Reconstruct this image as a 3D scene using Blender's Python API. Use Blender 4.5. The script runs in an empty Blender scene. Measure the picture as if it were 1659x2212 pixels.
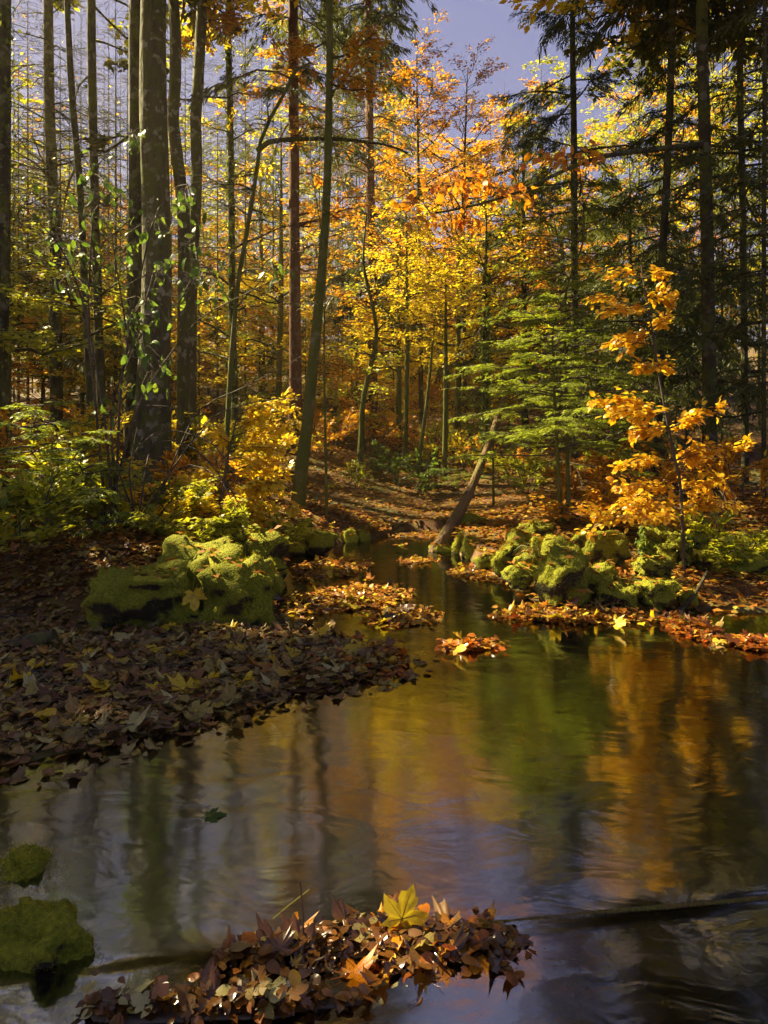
import bpy, math, random
import numpy as np
from mathutils import Vector, Matrix, noise

rng = np.random.default_rng(11)
random.seed(11)
SC = bpy.context.scene
COL = SC.collection

# ------------------------------------------------------------------ camera, sky, sun, exposure
CAM_H, FPX, HOR = 1.4, 683.0, 435.0          # metres, focal length and horizon row for a 768 x 1024 picture
cam = bpy.data.cameras.new('camera'); camo = bpy.data.objects.new('camera', cam); COL.objects.link(camo)
camo.location = (0, 0, CAM_H); camo.rotation_euler = (math.radians(90), 0, 0)
cam.sensor_fit = 'VERTICAL'; cam.sensor_height = 36.0; cam.lens = 36.0 * FPX / 1024
cam.shift_y = -(512 - HOR) / 1024
cam.clip_start = 0.05; cam.clip_end = 1500
SC.camera = camo

SUN_AZ, SUN_EL = math.radians(-62), math.radians(44)     # to the left of the view direction (+Y)
S = np.array([math.sin(SUN_AZ) * math.cos(SUN_EL), math.cos(SUN_AZ) * math.cos(SUN_EL), math.sin(SUN_EL)])
world = bpy.data.worlds.new('World'); SC.world = world; world.use_nodes = True
wn = world.node_tree; wn.nodes.clear()
wo = wn.nodes.new('ShaderNodeOutputWorld'); wb = wn.nodes.new('ShaderNodeBackground')
sky = wn.nodes.new('ShaderNodeTexSky'); sky.sky_type = 'NISHITA'; sky.sun_disc = False
sky.sun_elevation = SUN_EL; sky.sun_rotation = SUN_AZ
sky.air_density = 1.0; sky.dust_density = 0.2; sky.ozone_density = 2.5
tint = wn.nodes.new('ShaderNodeMix'); tint.data_type = 'RGBA'; tint.blend_type = 'MULTIPLY'
tint.inputs[0].default_value = 1.0; tint.inputs[7].default_value = (1.0, 0.92, 1.0, 1)
flat_sky = wn.nodes.new('ShaderNodeMix'); flat_sky.data_type = 'RGBA'; flat_sky.inputs[0].default_value = .85; flat_sky.inputs[7].default_value = (.95, 1.22, 2.95, 1)   # flat lavender blue mixed in to even out the sky's brightness
wn.links.new(sky.outputs[0], tint.inputs[6]); wn.links.new(tint.outputs[2], flat_sky.inputs[6]); wn.links.new(flat_sky.outputs[2], wb.inputs[0]); wn.links.new(wb.outputs[0], wo.inputs[0])
wb.inputs[1].default_value = 0.033

sun = bpy.data.lights.new('sun', 'SUN'); suno = bpy.data.objects.new('sun', sun); COL.objects.link(suno)
sun.energy = 5.0; sun.angle = math.radians(0.5); sun.color = (1.0, 0.85, 0.50)
suno.rotation_euler = Vector(S).to_track_quat('Z', 'Y').to_euler()
suno.location = (-19, 10, 21)

SC.view_settings.view_transform = 'Standard'; SC.view_settings.look = 'None'
SC.view_settings.exposure = 2.35; SC.view_settings.gamma = 1.0; SC.view_settings.use_curve_mapping = False
SC.cycles.max_bounces = 7; SC.cycles.diffuse_bounces = 4; SC.cycles.glossy_bounces = 3
SC.cycles.transmission_bounces = 5; SC.cycles.transparent_max_bounces = 8
SC.cycles.use_denoising = True
SC.cycles.sample_clamp_indirect = 6.0


def P(x, y, d):
    """point seen at column x, row y of the photograph (1659 wide), d metres away"""
    return np.array([d * (x * 0.46293 - 384) / FPX, d, CAM_H - d * (y * 0.46293 - HOR) / FPX])


def WX(x, d): return d * (x * 0.46293 - 384) / FPX


# ------------------------------------------------------------------ mesh helpers
def mk(name, V, F, mat=None, parent=None, origin=None, smooth=False, kind=None):
    """one mesh object from vertices and a list of face-index arrays (each of constant size)"""
    V = np.asarray(V, dtype=np.float32).reshape(-1, 3)
    if origin is not None: V = V - np.asarray(origin, dtype=np.float32)
    if not isinstance(F, (list, tuple)): F = [F]
    F = [np.asarray(f, dtype=np.int32) for f in F if len(f)]
    me = bpy.data.meshes.new(name)
    loops = np.concatenate([f.ravel() for f in F]); tot = np.concatenate([np.full(len(f), f.shape[1], np.int32) for f in F])
    start = np.concatenate([[0], np.cumsum(tot)[:-1]]).astype(np.int32)
    me.vertices.add(len(V)); me.vertices.foreach_set('co', V.ravel())
    me.loops.add(len(loops)); me.loops.foreach_set('vertex_index', loops)
    me.polygons.add(len(tot)); me.polygons.foreach_set('loop_start', start); me.polygons.foreach_set('loop_total', tot)
    if smooth: me.polygons.foreach_set('use_smooth', np.ones(len(tot), dtype=bool))
    me.update(calc_edges=True)
    if mat: me.materials.append(mat)
    o = bpy.data.objects.new(name, me); COL.objects.link(o)
    if parent: o.parent = parent
    elif origin is not None: o.location = Vector(origin)
    if kind: o['kind'] = kind
    return o


def thing(name, label, cat, loc, group=None):
    o = bpy.data.objects.new(name, None); COL.objects.link(o); o.location = Vector([float(v) for v in loc])
    o.empty_display_size = 0.1
    o['label'] = label; o['category'] = cat
    if group: o['group'] = group
    return o


def tag(o, label, cat, group=None):
    o['label'] = label; o['category'] = cat
    if group: o['group'] = group
    return o


class MB:
    def __init__(s): s.V = []; s.F = {}; s.n = 0
    def add(s, V, F):
        V = np.asarray(V, float).reshape(-1, 3)
        if not isinstance(F, (list, tuple)): F = [F]
        for f in F:
            f = np.asarray(f, int)
            if len(f): s.F.setdefault(f.shape[1], []).append(f + s.n)
        s.V.append(V); s.n += len(V)
    def get(s): return np.concatenate(s.V), [np.concatenate(v) for v in s.F.values()]
    def obj(s, name, mat, parent=None, origin=None, smooth=False, kind=None):
        V, F = s.get(); return mk(name, V, F, mat, parent, origin, smooth, kind)


def nrm(a): return a / np.maximum(np.linalg.norm(a, axis=-1, keepdims=True), 1e-9)


def tubes(B, R, sides=4, rough=0.0):
    """B (m,k,3) polylines, R (m,k) radii -> V, F"""
    B = np.asarray(B, float); m, k, _ = B.shape
    T = np.gradient(B, axis=1); T = nrm(T)
    ref = np.where(np.abs(T[..., 2:3]) > 0.8, np.array([1.0, 0, 0]), np.array([0, 0, 1.0]))
    X = nrm(np.cross(T, ref)); Y = np.cross(T, X)
    a = np.arange(sides) * 2 * math.pi / sides
    ring = np.cos(a)[:, None] * X[:, :, None, :] + np.sin(a)[:, None] * Y[:, :, None, :]
    RR = R[..., None, None]
    if rough: RR = RR * (1 + rough * rng.standard_normal((m, k, sides, 1)))
    V = (B[:, :, None, :] + RR * ring).reshape(-1, 3)
    idx = np.arange(m * k * sides).reshape(m, k, sides)
    q = np.stack([idx[:, :-1], np.roll(idx[:, :-1], -1, 2), np.roll(idx[:, 1:], -1, 2), idx[:, 1:]], -1).reshape(-1, 4)
    return V, q


def smooth_path(pts, n, vals=None):
    pts = np.asarray(pts, float)
    t = np.concatenate([[0], np.cumsum(np.linalg.norm(np.diff(pts, axis=0), axis=1))]); t /= t[-1]
    tt = np.linspace(0, 1, n); out = np.empty((n, 3))
    i = np.clip(np.searchsorted(t, tt, 'right') - 1, 0, len(pts) - 2)
    u = ((tt - t[i]) / np.maximum(t[i + 1] - t[i], 1e-9))[:, None]
    p0 = pts[np.maximum(i - 1, 0)]; p1 = pts[i]; p2 = pts[i + 1]; p3 = pts[np.minimum(i + 2, len(pts) - 1)]
    m1 = (p2 - p0) * 0.5; m2 = (p3 - p1) * 0.5
    h = u * u * (3 - 2 * u); out = p1 * (1 - h) + p2 * h + (m1 * u * (1 - u) ** 2 - m2 * u * u * (1 - u)) * 0.8
    if vals is not None: return out, np.interp(tt, t, vals)
    return out


# leaf templates: (verts (along, side, up), faces)
DIA = (np.array([(0, 0, 0), (.45, .27, .07), (1, 0, -.03), (.45, -.27, .07)]), np.array([[0, 1, 2, 3]]))
NEE = (np.array([(0, .05, 0), (0, -.05, 0), (1, 0, 0)]), np.array([[0, 1, 2]]))
SPRAY = (np.array([(0, 0, 0), (.4, .085, .02), (1, 0, -.08), (.4, -.085, .02)]), np.array([[0, 1, 2, 3]]))


def beech_tpl(w=.3, curl=.0):
    V = []; F = []
    xs = [0, .18, .4, .64, .86, 1]; hw = [0, .72, 1, .86, .45, 0]
    for x, h in zip(xs, hw):
        z = -curl * (x - .4) ** 2
        V += [(x, 0, z), (x, w * h, z + .16 * w * h + .05 * math.sin(9 * x)), (x, -w * h, z + .2 * w * h + .05 * math.sin(7 * x + 2))]
    for i in range(5):
        a, b = 3 * i, 3 * i + 3
        F += [(a, a + 1, b + 1), (a, b + 1, b), (a, b, b + 2), (a, b + 2, a + 2)]
    return np.array(V), np.array(F)


def leaf_lo(w=.3, curl=.3):
    return np.array([(0, 0, 0), (.3, w, -.1 * curl + .05), (.3, -w, -.1 * curl + .06), (.45, 0, -.02), (.72, w * .75, -.1 * curl), (.72, -w * .75, -.1 * curl + .03), (1, 0, -.36 * curl)]), np.array([(0, 3, 1), (0, 2, 3), (1, 3, 4), (2, 5, 3), (3, 6, 4), (3, 5, 6)])


def maple_tpl(curl=.25, seed=0, stalk=True):
    r = np.random.default_rng(seed)
    pol = [(180, .10), (150, .42), (128, .50), (118, .36), (100, .58), (84, .72), (70, .84), (62, .62), (52, .46), (44, .60), (30, .80), (18, .88), (8, .94), (0, 1.05)]
    out = []
    for a, l in pol: out.append((a, l))
    for a, l in pol[::-1][1:-1]: out.append((-a, l))
    V = [(.0, 0, .0)]
    for a, l in out:
        l *= .56 * (1 + .09 * r.standard_normal()); a += 3 * r.standard_normal()
        x, y = l * math.cos(math.radians(a)), l * math.sin(math.radians(a))
        rr = math.hypot(x, y)
        V.append((x, y, curl * (rr ** 2) * (1 + .9 * math.sin(3 * math.radians(a) + seed)) - .06 * abs(math.cos(math.radians(a) * 2.5))))
    n = len(out); F = [(0, 1 + i, 1 + (i + 1) % n) for i in range(n)]
    V = np.array(V); V[:, 0] += .10
    if stalk:
        b = len(V); p = np.array([(0.1, 0, 0), (-.18, .02, -.02), (-.5, .0 + .06 * r.standard_normal(), .04)])
        tv, tf = tubes(p[None], np.array([[.012, .010, .012]]), 3)
        V = np.concatenate([V, tv]); F = F + [(q[0] + b, q[1] + b, q[2] + b) for q in tf] + [(q[0] + b, q[2] + b, q[3] + b) for q in tf]
    return V, np.array(F)


def batch(tpl, Pp, A, Nn, L):
    tv, tf = tpl; n = len(Pp)
    A = nrm(A); Nn = nrm(Nn - (Nn * A).sum(-1, keepdims=True) * A); Bb = np.cross(Nn, A)
    V = Pp[:, None] + L[:, None, None] * (tv[None, :, 0:1] * A[:, None] + tv[None, :, 1:2] * Bb[:, None] + tv[None, :, 2:3] * Nn[:, None])
    F = (tf[None] + (np.arange(n) * len(tv))[:, None, None]).reshape(-1, tf.shape[1])
    return V.reshape(-1, 3), F


def rot_z(D, ang):
    c, s = np.cos(ang), np.sin(ang)
    return np.stack([D[..., 0] * c - D[..., 1] * s, D[..., 0] * s + D[..., 1] * c, D[..., 2]], -1)


# ------------------------------------------------------------------ materials
def new_mat(name):
    m = bpy.data.materials.new(name); m.use_nodes = True; nt = m.node_tree; nt.nodes.clear()
    return m, nt, nt.nodes.new('ShaderNodeOutputMaterial')


def nd(nt, typ, **kw):
    n = nt.nodes.new('ShaderNode' + typ)
    for k, v in kw.items():
        if k.startswith('i_'):
            key = k[2:]; n.inputs[int(key) if key.isdigit() else key.replace('_', ' ')].default_value = v
        else: setattr(n, k, v)
    return n


def ramp(nt, stops, interp='LINEAR'):
    r = nd(nt, 'ValToRGB'); cr = r.color_ramp; cr.interpolation = interp
    while len(cr.elements) > 1: cr.elements.remove(cr.elements[0])
    for i, (p, c) in enumerate(stops):
        e = cr.elements[0] if i == 0 else cr.elements.new(p)
        e.position = p; e.color = (*c, 1)
    return r


def leaf_mat(name, stops, trans=.5, bscale=28.0, rough=.45, coat=.0, spec=.35, blotch=True, tboost=1.5):
    m, nt, out = new_mat(name); L = nt.links.new
    geo = nd(nt, 'NewGeometry'); oi = nd(nt, 'ObjectInfo')
    ad = nd(nt, 'Math', operation='ADD'); fr = nd(nt, 'Math', operation='FRACT')
    L(geo.outputs['Random Per Island'], ad.inputs[0]); L(oi.outputs['Random'], ad.inputs[1]); L(ad.outputs[0], fr.inputs[0])
    rp = ramp(nt, stops); L(fr.outputs[0], rp.inputs[0]); c = rp.outputs[0]
    if blotch:
        tc = nd(nt, 'TexCoord'); nz = nd(nt, 'TexNoise', i_Scale=bscale, i_Detail=4.0); L(tc.outputs['Object'], nz.inputs['Vector'])
        r2 = ramp(nt, [(.42, (1, 1, 1)), (.62, (.55, .42, .3)), (.75, (.3, .2, .12))]); L(nz.outputs[0], r2.inputs[0])
        mx = nd(nt, 'Mix', data_type='RGBA', blend_type='MULTIPLY'); mx.inputs[0].default_value = .75
        L(c, mx.inputs[6]); L(r2.outputs[0], mx.inputs[7]); c = mx.outputs[2]
    pb = nd(nt, 'BsdfPrincipled', i_Roughness=rough); pb.inputs['Specular IOR Level'].default_value = spec
    pb.inputs['Coat Weight'].default_value = coat; pb.inputs['Coat Roughness'].default_value = .12
    L(c, pb.inputs['Base Color'])
    tr = nd(nt, 'BsdfTranslucent')
    g = nd(nt, 'Mix', data_type='RGBA', blend_type='MULTIPLY', clamp_result=False); g.inputs[0].default_value = 1
    g.inputs[7].default_value = (tboost, tboost * .95, tboost * .6, 1); L(c, g.inputs[6]); L(g.outputs[2], tr.inputs[0])
    mi = nd(nt, 'MixShader'); mi.inputs[0].default_value = trans
    L(pb.outputs[0], mi.inputs[1]); L(tr.outputs[0], mi.inputs[2]); L(mi.outputs[0], out.inputs[0])
    return m


def bark_mat(name, c1, c2, moss=.0, lich=.0, scale=9.0):
    m, nt, out = new_mat(name); L = nt.links.new
    tc = nd(nt, 'TexCoord'); mp = nd(nt, 'Mapping'); mp.inputs['Scale'].default_value = (1, 1, .22); L(tc.outputs['Object'], mp.inputs[0])
    n1 = nd(nt, 'TexNoise', i_Scale=scale, i_Detail=8.0, i_Roughness=.65); L(mp.outputs[0], n1.inputs['Vector'])
    vo = nd(nt, 'TexVoronoi', feature='DISTANCE_TO_EDGE', i_Scale=scale * 2.2); L(mp.outputs[0], vo.inputs['Vector'])
    rp = ramp(nt, [(.3, c1), (.7, c2)]); L(n1.outputs[0], rp.inputs[0]); c = rp.outputs[0]
    n2 = nd(nt, 'TexNoise', i_Scale=3.2, i_Detail=6.0, i_Roughness=.7); L(tc.outputs['Object'], n2.inputs['Vector'])
    if lich:
        r3 = ramp(nt, [(.56, (0, 0, 0)), (.6, (lich, lich, lich))]); n3 = nd(nt, 'TexNoise', i_Scale=7.0, i_Detail=5.0)
        L(tc.outputs['Object'], n3.inputs['Vector']); L(n3.outputs[0], r3.inputs[0])
        mx = nd(nt, 'Mix', data_type='RGBA'); L(r3.outputs[0], mx.inputs[0]); L(c, mx.inputs[6]); mx.inputs[7].default_value = (.26, .25, .17, 1); c = mx.outputs[2]
    if moss:
        r4 = ramp(nt, [(.62 - .35 * moss, (0, 0, 0)), (.72 - .25 * moss, (1, 1, 1))]); L(n2.outputs[0], r4.inputs[0])
        mx = nd(nt, 'Mix', data_type='RGBA'); L(r4.outputs[0], mx.inputs[0]); L(c, mx.inputs[6]); mx.inputs[7].default_value = (.085, .095, .012, 1); c = mx.outputs[2]
    pb = nd(nt, 'BsdfPrincipled', i_Roughness=.85); pb.inputs['Specular IOR Level'].default_value = .2; L(c, pb.inputs['Base Color'])
    bs = nd(nt, 'MixRGB', blend_type='MULTIPLY'); bs.inputs[0].default_value = .6; L(n1.outputs[0], bs.inputs[1]); L(vo.outputs[0], bs.inputs[2])
    bp = nd(nt, 'Bump', i_Strength=1.0, i_Distance=.08); L(bs.outputs[0], bp.inputs['Height']); L(bp.outputs[0], pb.inputs['Normal'])
    L(pb.outputs[0], out.inputs[0])
    return m


GOLD = [(0, (.64, .57, .03)), (.35, (.63, .49, .02)), (.6, (.60, .37, .015)), (.8, (.58, .56, .04)), (1, (.54, .29, .012))]
ORANGE = [(0, (.52, .25, .012)), (.3, (.47, .18, .01)), (.6, (.56, .35, .02)), (.85, (.34, .13, .012)), (1, (.58, .43, .03))]
OLIVE = [(0, (.27, .29, .02)), (.4, (.38, .36, .022)), (.7, (.19, .24, .018)), (1, (.46, .40, .025))]
GREEN = [(0, (.06, .11, .02)), (.5, (.09, .15, .02)), (1, (.14, .18, .025))]
CONI = [(0, (.055, .075, .014)), (.5, (.08, .10, .016)), (1, (.12, .12, .018))]
FIRG = [(0, (.15, .21, .02)), (.5, (.21, .27, .024)), (1, (.31, .33, .03))]
LITTER = [(0, (.15, .052, .010)), (.2, (.28, .10, .012)), (.4, (.20, .075, .012)), (.6, (.38, .17, .02)), (.75, (.11, .045, .010)), (.88, (.46, .31, .03)), (1, (.22, .11, .02))]
WETLIT = [(0, (.12, .04, .010)), (.25, (.22, .075, .012)), (.45, (.40, .13, .012)), (.6, (.14, .065, .014)), (.75, (.32, .06, .010)), (.9, (.48, .30, .03)), (1, (.20, .10, .02))]
BARLIT = [(0, (.13, .055, .025)), (.2, (.20, .10, .035)), (.35, (.30, .24, .05)), (.5, (.11, .055, .03)), (.65, (.25, .20, .07)), (.8, (.17, .075, .025)), (.92, (.42, .34, .04)), (1, (.30, .12, .03))]
YELLOW = [(0, (.58, .42, .02)), (.5, (.66, .50, .03)), (1, (.55, .36, .02))]
PALE = [(0, (.34, .29, .10)), (.5, (.40, .36, .14)), (1, (.30, .27, .09))]

M = {}
M['gold'] = leaf_mat('golden_beech_leaf', GOLD, blotch=False)
M['goldnear'] = leaf_mat('golden_leaf_close', GOLD, blotch=True, rough=.35)
M['sapling'] = leaf_mat('orange_gold_sapling_leaf', [(0, (.68, .48, .025)), (.4, (.66, .38, .015)), (.7, (.68, .52, .03)), (1, (.56, .26, .012))], rough=.35, bscale=16.0)
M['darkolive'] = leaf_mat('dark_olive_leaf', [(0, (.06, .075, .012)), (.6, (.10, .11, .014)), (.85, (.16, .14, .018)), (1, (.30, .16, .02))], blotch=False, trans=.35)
M['orange'] = leaf_mat('orange_leaf', ORANGE, blotch=False)
M['orangenear'] = leaf_mat('orange_leaf_close', [(0, (.62, .23, .010)), (.5, (.66, .32, .015)), (1, (.52, .15, .01))], blotch=True, rough=.4)
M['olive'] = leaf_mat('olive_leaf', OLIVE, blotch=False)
M['green'] = leaf_mat('green_leaf', GREEN, blotch=False)
M['conifer'] = leaf_mat('spruce_needles', CONI, trans=.3, rough=.6, blotch=False)
M['fir'] = leaf_mat('fir_needles', FIRG, trans=.5, rough=.4, blotch=False)
M['litter'] = leaf_mat('dry_leaf_litter', LITTER, trans=.25, rough=.6, spec=.12, blotch=False, tboost=1.2)
M['bar'] = leaf_mat('bank_leaf', BARLIT, trans=.2, rough=.5, spec=.25, tboost=1.2)
M['wet'] = leaf_mat('wet_leaf', WETLIT, trans=.3, rough=.3, coat=.12, spec=.3, tboost=2.0)
M['dark'] = leaf_mat('soaked_dark_leaf', [(0, (.05, .022, .008)), (.4, (.10, .045, .012)), (.7, (.16, .06, .012)), (1, (.09, .05, .015))], trans=.15, rough=.22, spec=.5)
M['yellow'] = leaf_mat('yellow_maple_leaf', YELLOW, trans=.4, rough=.45, tboost=1.2)
M['pale'] = leaf_mat('pale_sunken_leaf', PALE, trans=.15, rough=.5, tboost=1.0)
M['moss'] = leaf_mat('moss_tufts', [(0, (.15, .16, .010)), (.5, (.24, .24, .012)), (1, (.34, .31, .018))], tboost=2.0, trans=.55, rough=.7, spec=.15, bscale=6.0)
M['ivy'] = leaf_mat('ivy_leaf', [(0, (.05, .08, .012)), (.6, (.10, .14, .015)), (1, (.2, .22, .025))], trans=.35, rough=.4, spec=.25, blotch=False)
M['grass'] = leaf_mat('grass_blade', [(0, (.14, .16, .02)), (1, (.26, .24, .04))], trans=.4, blotch=False)
M['beechbark'] = bark_mat('grey_beech_bark', (.04, .034, .016), (.12, .10, .045), moss=.45, lich=.8)
M['darkbark'] = bark_mat('dark_bark', (.025, .02, .009), (.075, .06, .026), moss=.45, lich=.4)
M['spruce'] = bark_mat('reddish_spruce_bark', (.08, .035, .016), (.18, .08, .035), moss=.0, lich=.25, scale=14)
M['mossbark'] = bark_mat('mossy_bark', (.09, .075, .025), (.19, .16, .05), moss=.85, lich=.5)
M['twig'] = bark_mat('twig_bark', (.06, .045, .03), (.13, .10, .07))
M['snag'] = bark_mat('rotten_wood', (.07, .04, .02), (.2, .12, .05), moss=.3)


def ground_material():
    m, nt, out = new_mat('forest_floor'); L = nt.links.new
    tc = nd(nt, 'TexCoord'); geo = nd(nt, 'NewGeometry'); sx = nd(nt, 'SeparateXYZ'); L(geo.outputs['Position'], sx.inputs[0])
    wz = nd(nt, 'TexNoise', i_Scale=7.0, i_Detail=2.0); L(tc.outputs['Object'], wz.inputs['Vector'])
    mxv = nd(nt, 'MixRGB'); mxv.inputs[0].default_value = .06; L(tc.outputs['Object'], mxv.inputs[1]); L(wz.outputs[1], mxv.inputs[2])
    vo = nd(nt, 'TexVoronoi', i_Scale=15.0); L(mxv.outputs[0], vo.inputs['Vector'])
    se = nd(nt, 'SeparateColor'); L(vo.outputs['Color'], se.inputs[0])
    r1 = ramp(nt, [(p_, tuple(v * .33 for v in c_)) for p_, c_ in LITTER]); L(se.outputs[0], r1.inputs[0])
    n1 = nd(nt, 'TexNoise', i_Scale=.9, i_Detail=6.0); L(tc.outputs['Object'], n1.inputs['Vector'])
    rm = ramp(nt, [(.52, (0, 0, 0)), (.64, (.8, .8, .8))]); L(n1.outputs[0], rm.inputs[0])
    mg = nd(nt, 'Mix', data_type='RGBA'); L(rm.outputs[0], mg.inputs[0]); L(r1.outputs[0], mg.inputs[6]); mg.inputs[7].default_value = (.06, .07, .014, 1)
    # stream bed: gravel and mud below the water line
    v2 = nd(nt, 'TexVoronoi', i_Scale=22.0); L(mxv.outputs[0], v2.inputs['Vector']); s2 = nd(nt, 'SeparateColor'); L(v2.outputs['Color'], s2.inputs[0])
    rb = ramp(nt, [(0, (.10, .07, .02)), (.4, (.17, .12, .03)), (.7, (.23, .15, .035)), (1, (.13, .10, .035))]); L(s2.outputs[0], rb.inputs[0])
    fz = nd(nt, 'MapRange'); fz.inputs[1].default_value = -.05; fz.inputs[2].default_value = -.012; L(sx.outputs[2], fz.inputs[0])
    mb = nd(nt, 'Mix', data_type='RGBA'); L(fz.outputs[0], mb.inputs[0]); L(rb.outputs[0], mb.inputs[6]); L(mg.outputs[2], mb.inputs[7])
    pb = nd(nt, 'BsdfPrincipled', i_Roughness=.75); pb.inputs['Specular IOR Level'].default_value = .3; L(mb.outputs[2], pb.inputs['Base Color'])
    bp = nd(nt, 'Bump', i_Strength=.7, i_Distance=.03); L(se.outputs[1], bp.inputs['Height']); L(bp.outputs[0], pb.inputs['Normal'])
    L(pb.outputs[0], out.inputs[0]); return m


def moss_rock_material():
    m, nt, out = new_mat('mossy_stone'); L = nt.links.new
    tc = nd(nt, 'TexCoord'); geo = nd(nt, 'NewGeometry'); sx = nd(nt, 'SeparateXYZ'); L(geo.outputs['Normal'], sx.inputs[0])
    n1 = nd(nt, 'TexNoise', i_Scale=5.0, i_Detail=8.0, i_Roughness=.7); L(tc.outputs['Object'], n1.inputs['Vector'])
    n2 = nd(nt, 'TexNoise', i_Scale=60.0, i_Detail=5.0); L(tc.outputs['Object'], n2.inputs['Vector'])
    ad = nd(nt, 'Math', operation='MULTIPLY_ADD'); ad.inputs[1].default_value = .55; L(sx.outputs[2], ad.inputs[0]); L(n1.outputs[0], ad.inputs[2])
    f = ramp(nt, [(.36, (0, 0, 0)), (.5, (1, 1, 1))]); L(ad.outputs[0], f.inputs[0])
    st = ramp(nt, [(.3, (.015, .012, .008)), (.7, (.055, .044, .024))]); L(n1.outputs[0], st.inputs[0])
    mo = ramp(nt, [(.3, (.10, .11, .008)), (.55, (.18, .18, .012)), (.75, (.27, .25, .018))]); L(n2.outputs[0], mo.inputs[0])
    mx = nd(nt, 'Mix', data_type='RGBA'); L(f.outputs[0], mx.inputs[0]); L(st.outputs[0], mx.inputs[6]); L(mo.outputs[0], mx.inputs[7])
    pb = nd(nt, 'BsdfPrincipled', i_Roughness=.9); pb.inputs['Specular IOR Level'].default_value = .15; L(mx.outputs[2], pb.inputs['Base Color'])
    bp = nd(nt, 'Bump', i_Strength=.8, i_Distance=.03); L(n2.outputs[0], bp.inputs['Height']); L(bp.outputs[0], pb.inputs['Normal'])
    L(pb.outputs[0], out.inputs[0]); return m


def stone_material(name, c1, c2):
    m, nt, out = new_mat(name); L = nt.links.new
    tc = nd(nt, 'TexCoord'); oi = nd(nt, 'ObjectInfo'); n1 = nd(nt, 'TexNoise', i_Scale=14.0, i_Detail=7.0); L(tc.outputs['Object'], n1.inputs['Vector'])
    rp = ramp(nt, [(.3, c1), (.7, c2)]); L(n1.outputs[0], rp.inputs[0])
    pb = nd(nt, 'BsdfPrincipled', i_Roughness=.6); L(rp.outputs[0], pb.inputs['Base Color'])
    bp = nd(nt, 'Bump', i_Strength=.5, i_Distance=.02); L(n1.outputs[0], bp.inputs['Height']); L(bp.outputs[0], pb.inputs['Normal'])
    L(pb.outputs[0], out.inputs[0]); return m


def water_material(name, tintc, rough=.09, bump=.055):
    m, nt, out = new_mat(name); L = nt.links.new
    tc = nd(nt, 'TexCoord'); mp = nd(nt, 'Mapping'); mp.inputs['Scale'].default_value = (1.0, 1.9, 1); mp.inputs['Rotation'].default_value = (0, 0, .25); L(tc.outputs['Object'], mp.inputs[0])
    n1 = nd(nt, 'TexNoise', i_Scale=3.0, i_Detail=3.0, i_Roughness=.5, i_Distortion=.8); L(mp.outputs[0], n1.inputs['Vector'])
    n2 = nd(nt, 'TexNoise', i_Scale=20.0, i_Detail=2.0, i_Distortion=1.2); L(mp.outputs[0], n2.inputs['Vector'])
    ad = nd(nt, 'Math', operation='MULTIPLY_ADD'); ad.inputs[1].default_value = .05; L(n2.outputs[0], ad.inputs[0]); L(n1.outputs[0], ad.inputs[2])
    bp = nd(nt, 'Bump', i_Strength=bump, i_Distance=.06); L(ad.outputs[0], bp.inputs['Height'])
    fr = nd(nt, 'Fresnel', i_IOR=4.6); L(bp.outputs[0], fr.inputs['Normal'])
    gl = nd(nt, 'BsdfGlossy', i_Roughness=rough); L(bp.outputs[0], gl.inputs['Normal'])
    tr = nd(nt, 'BsdfTransparent'); tr.inputs[0].default_value = (*tintc, 1)
    mi = nd(nt, 'MixShader'); L(fr.outputs[0], mi.inputs[0]); L(tr.outputs[0], mi.inputs[1]); L(gl.outputs[0], mi.inputs[2])
    L(mi.outputs[0], out.inputs[0]); return m


M['ground'] = ground_material(); M['rock'] = moss_rock_material()
M['stone'] = stone_material('wet_stone', (.10, .085, .055), (.22, .19, .13))
M['ochre'] = stone_material('ochre_stone', (.17, .10, .02), (.30, .19, .04))
M['mud'] = stone_material('wet_mud', (.035, .022, .012), (.075, .045, .02))
M['water'] = water_material('stream_water', (.86, .72, .40))
M['logwet'] = bark_mat('wet_log', (.07, .045, .010), (.2, .13, .025), moss=.5, scale=16)

# ------------------------------------------------------------------ ground, stream
SHORE = np.array([(-1.40, 2.95), (-.90, 3.33), (-.474, 3.69), (-.1, 3.92), (.115, 4.13), (-.15, 4.45), (-.41, 4.69), (-.84, 5.16), (-.95, 5.7), (-.93, 6.25), (-1.05, 7.12), (-1.15, 7.94), (-.95, 8.59),
                  (-.1, 9.3), (.15, 9.95), (1.0, 9.95), (1.08, 9.5), (.86, 8.59), (.95, 7.94), (1.06, 7.12), (1.18, 6.25), (1.30, 5.70), (1.8, 5.45), (3.4, 5.40), (4.6, 4.6), (4.8, 3), (4.5, -3), (-4, -3), (-4, 2.4), (-2.4, 2.72)])


def shore_dist(x, y):
    x = np.asarray(x, float); y = np.asarray(y, float); shp = x.shape; x = x.ravel(); y = y.ravel()
    best = np.full(x.shape, 1e9); inside = np.zeros(x.shape, bool); n = len(SHORE)
    for i in range(n):
        ax, ay = SHORE[i]; bx, by = SHORE[(i + 1) % n]; dx, dy = bx - ax, by - ay
        t = np.clip(((x - ax) * dx + (y - ay) * dy) / (dx * dx + dy * dy), 0, 1)
        best = np.minimum(best, np.hypot(x - ax - t * dx, y - ay - t * dy))
        c = ((ay > y) != (by > y)) & (x < dx * (y - ay) / (dy if abs(dy) > 1e-9 else 1e-9) + ax)
        inside ^= c
    return np.where(inside, -best, best).reshape(shp)


def sstep(a, b, v):
    t = np.clip((v - a) / (b - a), 0, 1); return t * t * (3 - 2 * t)


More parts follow.
